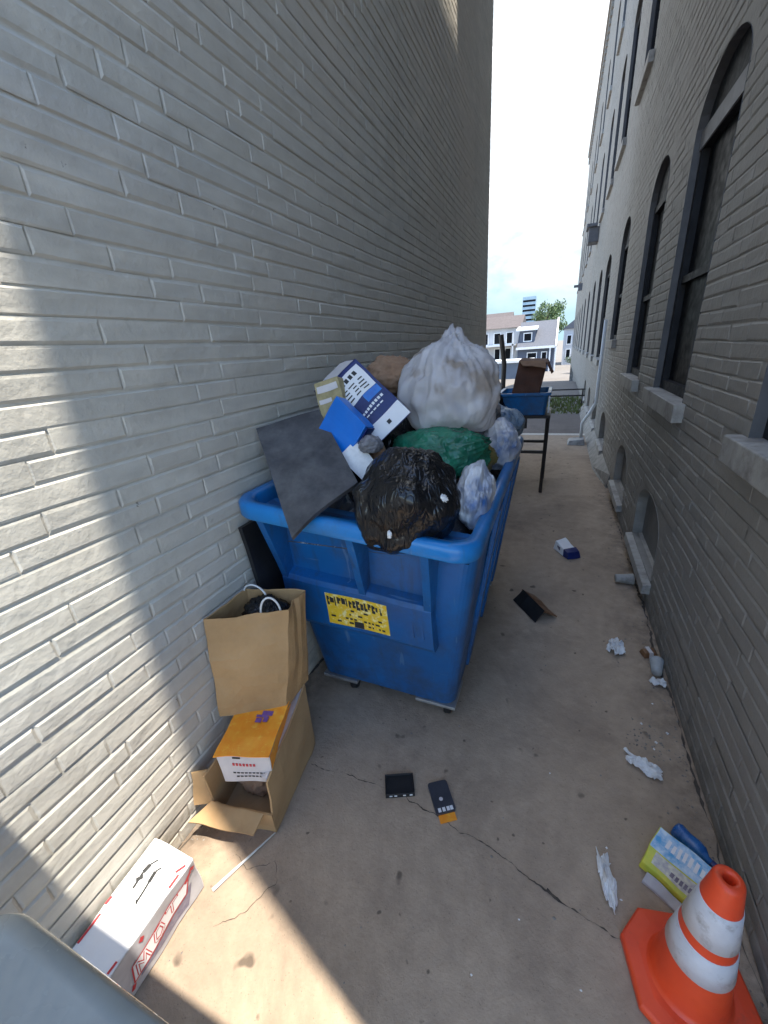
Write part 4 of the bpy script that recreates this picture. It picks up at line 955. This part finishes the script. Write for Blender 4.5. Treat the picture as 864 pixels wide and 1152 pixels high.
# white house right
o = thing('house', 'narrow white house with gabled roof right of the grey house', 'house', (2.3, 62, GZ))
b = MB(); b.box(-2.2, 3, 0, 8, 0, 4.4); b.build('wall', M['wsiding'], o)
b = MB(); b.prism([(-2.4, -.2, 4.4), (.4, -.2, 6.6), (3.2, -.2, 4.4)], (0, 8.4, 0)); b.build('roof', M['roofgrey'], o)
for x_ in (-1.75, -.9): window(o, x_, x_+.45, 0, 2.6, 3.6); window(o, x_, x_+.45, 0, .9, 1.9)
# distant tower
o = thing('tower_block', 'pale blue tower block far away on the skyline', 'tower', (-30, 420, -10))
b = MB(); b.box(-5.5, 5.5, 0, 12, 0, 49); b.build('wall', M['tower'], o)
b = MB()
for k in range(12): b.box(-5.3, 5.3, -.12, -.02, 3+k*3.8, 4.6+k*3.8)
b.build('window_band', M['glass'], o)
# low far roofs on the horizon
o = thing('house', 'brown roofed long house low on the skyline far left', 'house', (-16, 105, -3))
b = MB(); b.box(-12, 4.5, 0, 8, 0, 8.2); b.build('wall', M['wsiding'], o)
b = MB(); b.prism([(-12.5, -.5, 8.2), (-12.5, 4, 11.6), (-12.5, 8.5, 8.2)], (17.4, 0, 0)); b.build('roof', M['brownroof'], o)
# tree
def tree(name, loc, h, rad, label, m, seed, n=1500, leaf=.28, group=None):
    o = thing(name, label, 'tree', loc, 0, group); rr = random.Random(seed)
    b = MB(); b.tube([(0, 0, 0), (.08, 0, h*.3), (-.05, .05, h*.55), (0, 0, h*.85)], [.22, .17, .12, .04], 8); clumps = []
    for k in range(9):
        a = k*2.4; s_ = V((0, 0, h*(.35+.05*k))); e = s_ + V((math.cos(a)*rad*rr.uniform(.5, .8), math.sin(a)*rad*rr.uniform(.5, .8), h*rr.uniform(.1, .25)))
        b.tube([s_, (s_+e)/2+V((0, 0, .1)), e], [.08, .05, .02], 6); clumps.append((e, rad*rr.uniform(.3, .5)))
    b.build('trunk', M['bark'], o, smooth=True)
    for k in range(10): clumps.append((V((rr.gauss(0, rad*.4), rr.gauss(0, rad*.4), h*rr.uniform(.55, .95))), rad*rr.uniform(.25, .45)))
    b = MB()
    for k in range(n):
        c, r = rr.choice(clumps); d = V((rr.gauss(0, 1), rr.gauss(0, 1), rr.gauss(0, .8))).normalized()*r*rr.random()**.4; p_ = c+d
        u = V((rr.gauss(0, 1), rr.gauss(0, 1), rr.gauss(0, 1))).normalized()*leaf*rr.uniform(.6, 1.2); w = u.cross(V((rr.gauss(0, 1), rr.gauss(0, 1), rr.gauss(0, 1)))).normalized()*leaf*.6
        b.quad(p_-u*.5, p_+w*.5, p_+u*.5, p_-w*.5)
    b.build('crown', m, o, fix=False); return o
tree('tree', (-2.6, 78, -1.4), 8.9, 2.9, 'broad green tree rising behind the roof of the grey house', M['leaf'], 1, 3200, .34)
tree('shrub', (1.35, 46, -1.4), 1.8, .9, 'small dark shrub right of the porch post', M['leaf2'], 2, 700, .16)
tree('shrub', (-11.5, 66, -1.4), 6.0, 2.6, 'dark green bushy tree behind the white house', M['leaf2'], 3, 1500, .34)
o = thing('utility_pole', 'thin dark pole standing at the end of the left building', 'pole', (-1.55, 13.0, 0))
b = MB(); b.tube([(0, 0, 0), (.02, 0, 1.2), (-.10, 0, 2.0)], .07, 8); b.build('post', M['blackm'], o)

# ------------------------------------------------------------------ wear: dents and crushed edges
def crush(root_, amp, sc, cuts=7, only=None):
    for o_ in root_.children_recursive:
        if o_.type != 'MESH' or (only and o_.name.split('.')[0] not in only): continue
        bm = bmesh.new(); bm.from_mesh(o_.data)
        if len(bm.verts) < 120: bmesh.ops.subdivide_edges(bm, edges=bm.edges, cuts=cuts, use_grid_fill=True)
        for v in bm.verts:
            q = v.co*sc + V((root_.location.x*9, root_.location.y*5, 0))
            v.co += V((noise.noise(q), noise.noise(q+V((31, 0, 0))), noise.noise(q+V((0, 47, 0)))))*amp
        bm.to_mesh(o_.data); bm.free()
for o_ in list(C.objects):
    if o_.parent is None and o_.get('category') in ('carton', 'cardboard box'): crush(o_, .009 if 'orange' not in o_['label'] else .006, 9)
    if o_.parent is None and o_.get('category') in ('drink box', 'drink carton'): crush(o_, .006, 16, 5)
crush(D, .009, 3.0, 12, ('body', 'fork_pocket', 'sticker', 'lettering', 'moulded_mark'))

# ------------------------------------------------------------------ light and sky
w = bpy.data.worlds.new('World'); S.world = w; w.use_nodes = True
t = w.node_tree; bg = t.nodes['Background']
sky = t.nodes.new('ShaderNodeTexSky'); sky.sky_type = 'NISHITA'; sky.sun_disc = False
sky.sun_elevation = R(SUN_EL); sky.sun_rotation = math.atan2(sun_h.x, sun_h.y); sky.air_density = 1.0; sky.dust_density = .15; sky.ozone_density = 2.0
tc = t.nodes.new('ShaderNodeTexCoord'); mp = t.nodes.new('ShaderNodeMapping'); mp.inputs['Scale'].default_value = (1, 1, 2.6); mp.inputs['Location'].default_value = (.35, .1, .18); t.links.new(tc.outputs['Generated'], mp.inputs[0])
f, n = noise_fac(t, 2.1, 7, .58, .42, .60, vec=mp.outputs[0], dist=.3)
sp = t.nodes.new('ShaderNodeSeparateXYZ'); t.links.new(tc.outputs['Generated'], sp.inputs[0])
yr = t.nodes.new('ShaderNodeMapRange'); yr.inputs[1].default_value = .25; yr.inputs[2].default_value = .62; t.links.new(sp.outputs[1], yr.inputs[0])
zr = t.nodes.new('ShaderNodeMapRange'); zr.inputs[1].default_value = .05; zr.inputs[2].default_value = .17; t.links.new(sp.outputs[2], zr.inputs[0])
mz = t.nodes.new('ShaderNodeMath'); mz.operation = 'MULTIPLY'; t.links.new(zr.outputs[0], mz.inputs[0]); t.links.new(yr.outputs[0], mz.inputs[1])
ml = t.nodes.new('ShaderNodeMath'); ml.operation = 'MULTIPLY'; t.links.new(f, ml.inputs[0]); t.links.new(mz.outputs[0], ml.inputs[1])
er = t.nodes.new('ShaderNodeMapRange'); er.inputs[1].default_value = .01; er.inputs[2].default_value = .30; t.links.new(sp.outputs[2], er.inputs[0])
low = mixc(t, er.outputs[0], (1.1, 1.65, 1.88), (1.45, 1.76, 2.0))
base_ = mixc(t, yr.outputs[0], sky.outputs[0], low)
col = mixc(t, ml.outputs[0], base_, (3.3, 3.34, 3.4))
t.links.new(col, bg.inputs['Color']); bg.inputs['Strength'].default_value = .14
sl = bpy.data.lights.new('sun', 'SUN'); sl.energy = 2.75; sl.angle = R(.53); sl.color = (1, .93, .815)
so = bpy.data.objects.new('sun', sl); link(so)
sd = V((sun_h.x*math.cos(R(SUN_EL)), sun_h.y*math.cos(R(SUN_EL)), math.sin(R(SUN_EL))))
so.rotation_euler = (-sd).to_track_quat('-Z', 'Y').to_euler(); so.location = (5, -4, 30)

# ------------------------------------------------------------------ camera
cam = bpy.data.cameras.new('camera'); co = bpy.data.objects.new('camera', cam); link(co); S.camera = co
cam.sensor_fit = 'VERTICAL'; cam.sensor_height = 36; cam.lens = 14.144; cam.clip_start = .02; cam.clip_end = 6000
X_ = (0.9232729879, 0.3779103574, -0.0689256960); Y_ = (-0.0800445939, 0.3647493002, 0.9276587794); Z_ = (0.3757124603, -0.8509651637, 0.3670128573)
co.matrix_world = Matrix(((X_[0], Y_[0], Z_[0], 0), (X_[1], Y_[1], Z_[1], 0), (X_[2], Y_[2], Z_[2], 1.75), (0, 0, 0, 1)))

S.render.engine = 'CYCLES'
S.cycles.use_denoising = True
S.cycles.max_bounces = 10; S.cycles.diffuse_bounces = 7; S.cycles.transparent_max_bounces = 10
S.view_settings.view_transform = 'Standard'; S.view_settings.look = 'None'; S.view_settings.exposure = 2.0; S.view_settings.gamma = 1
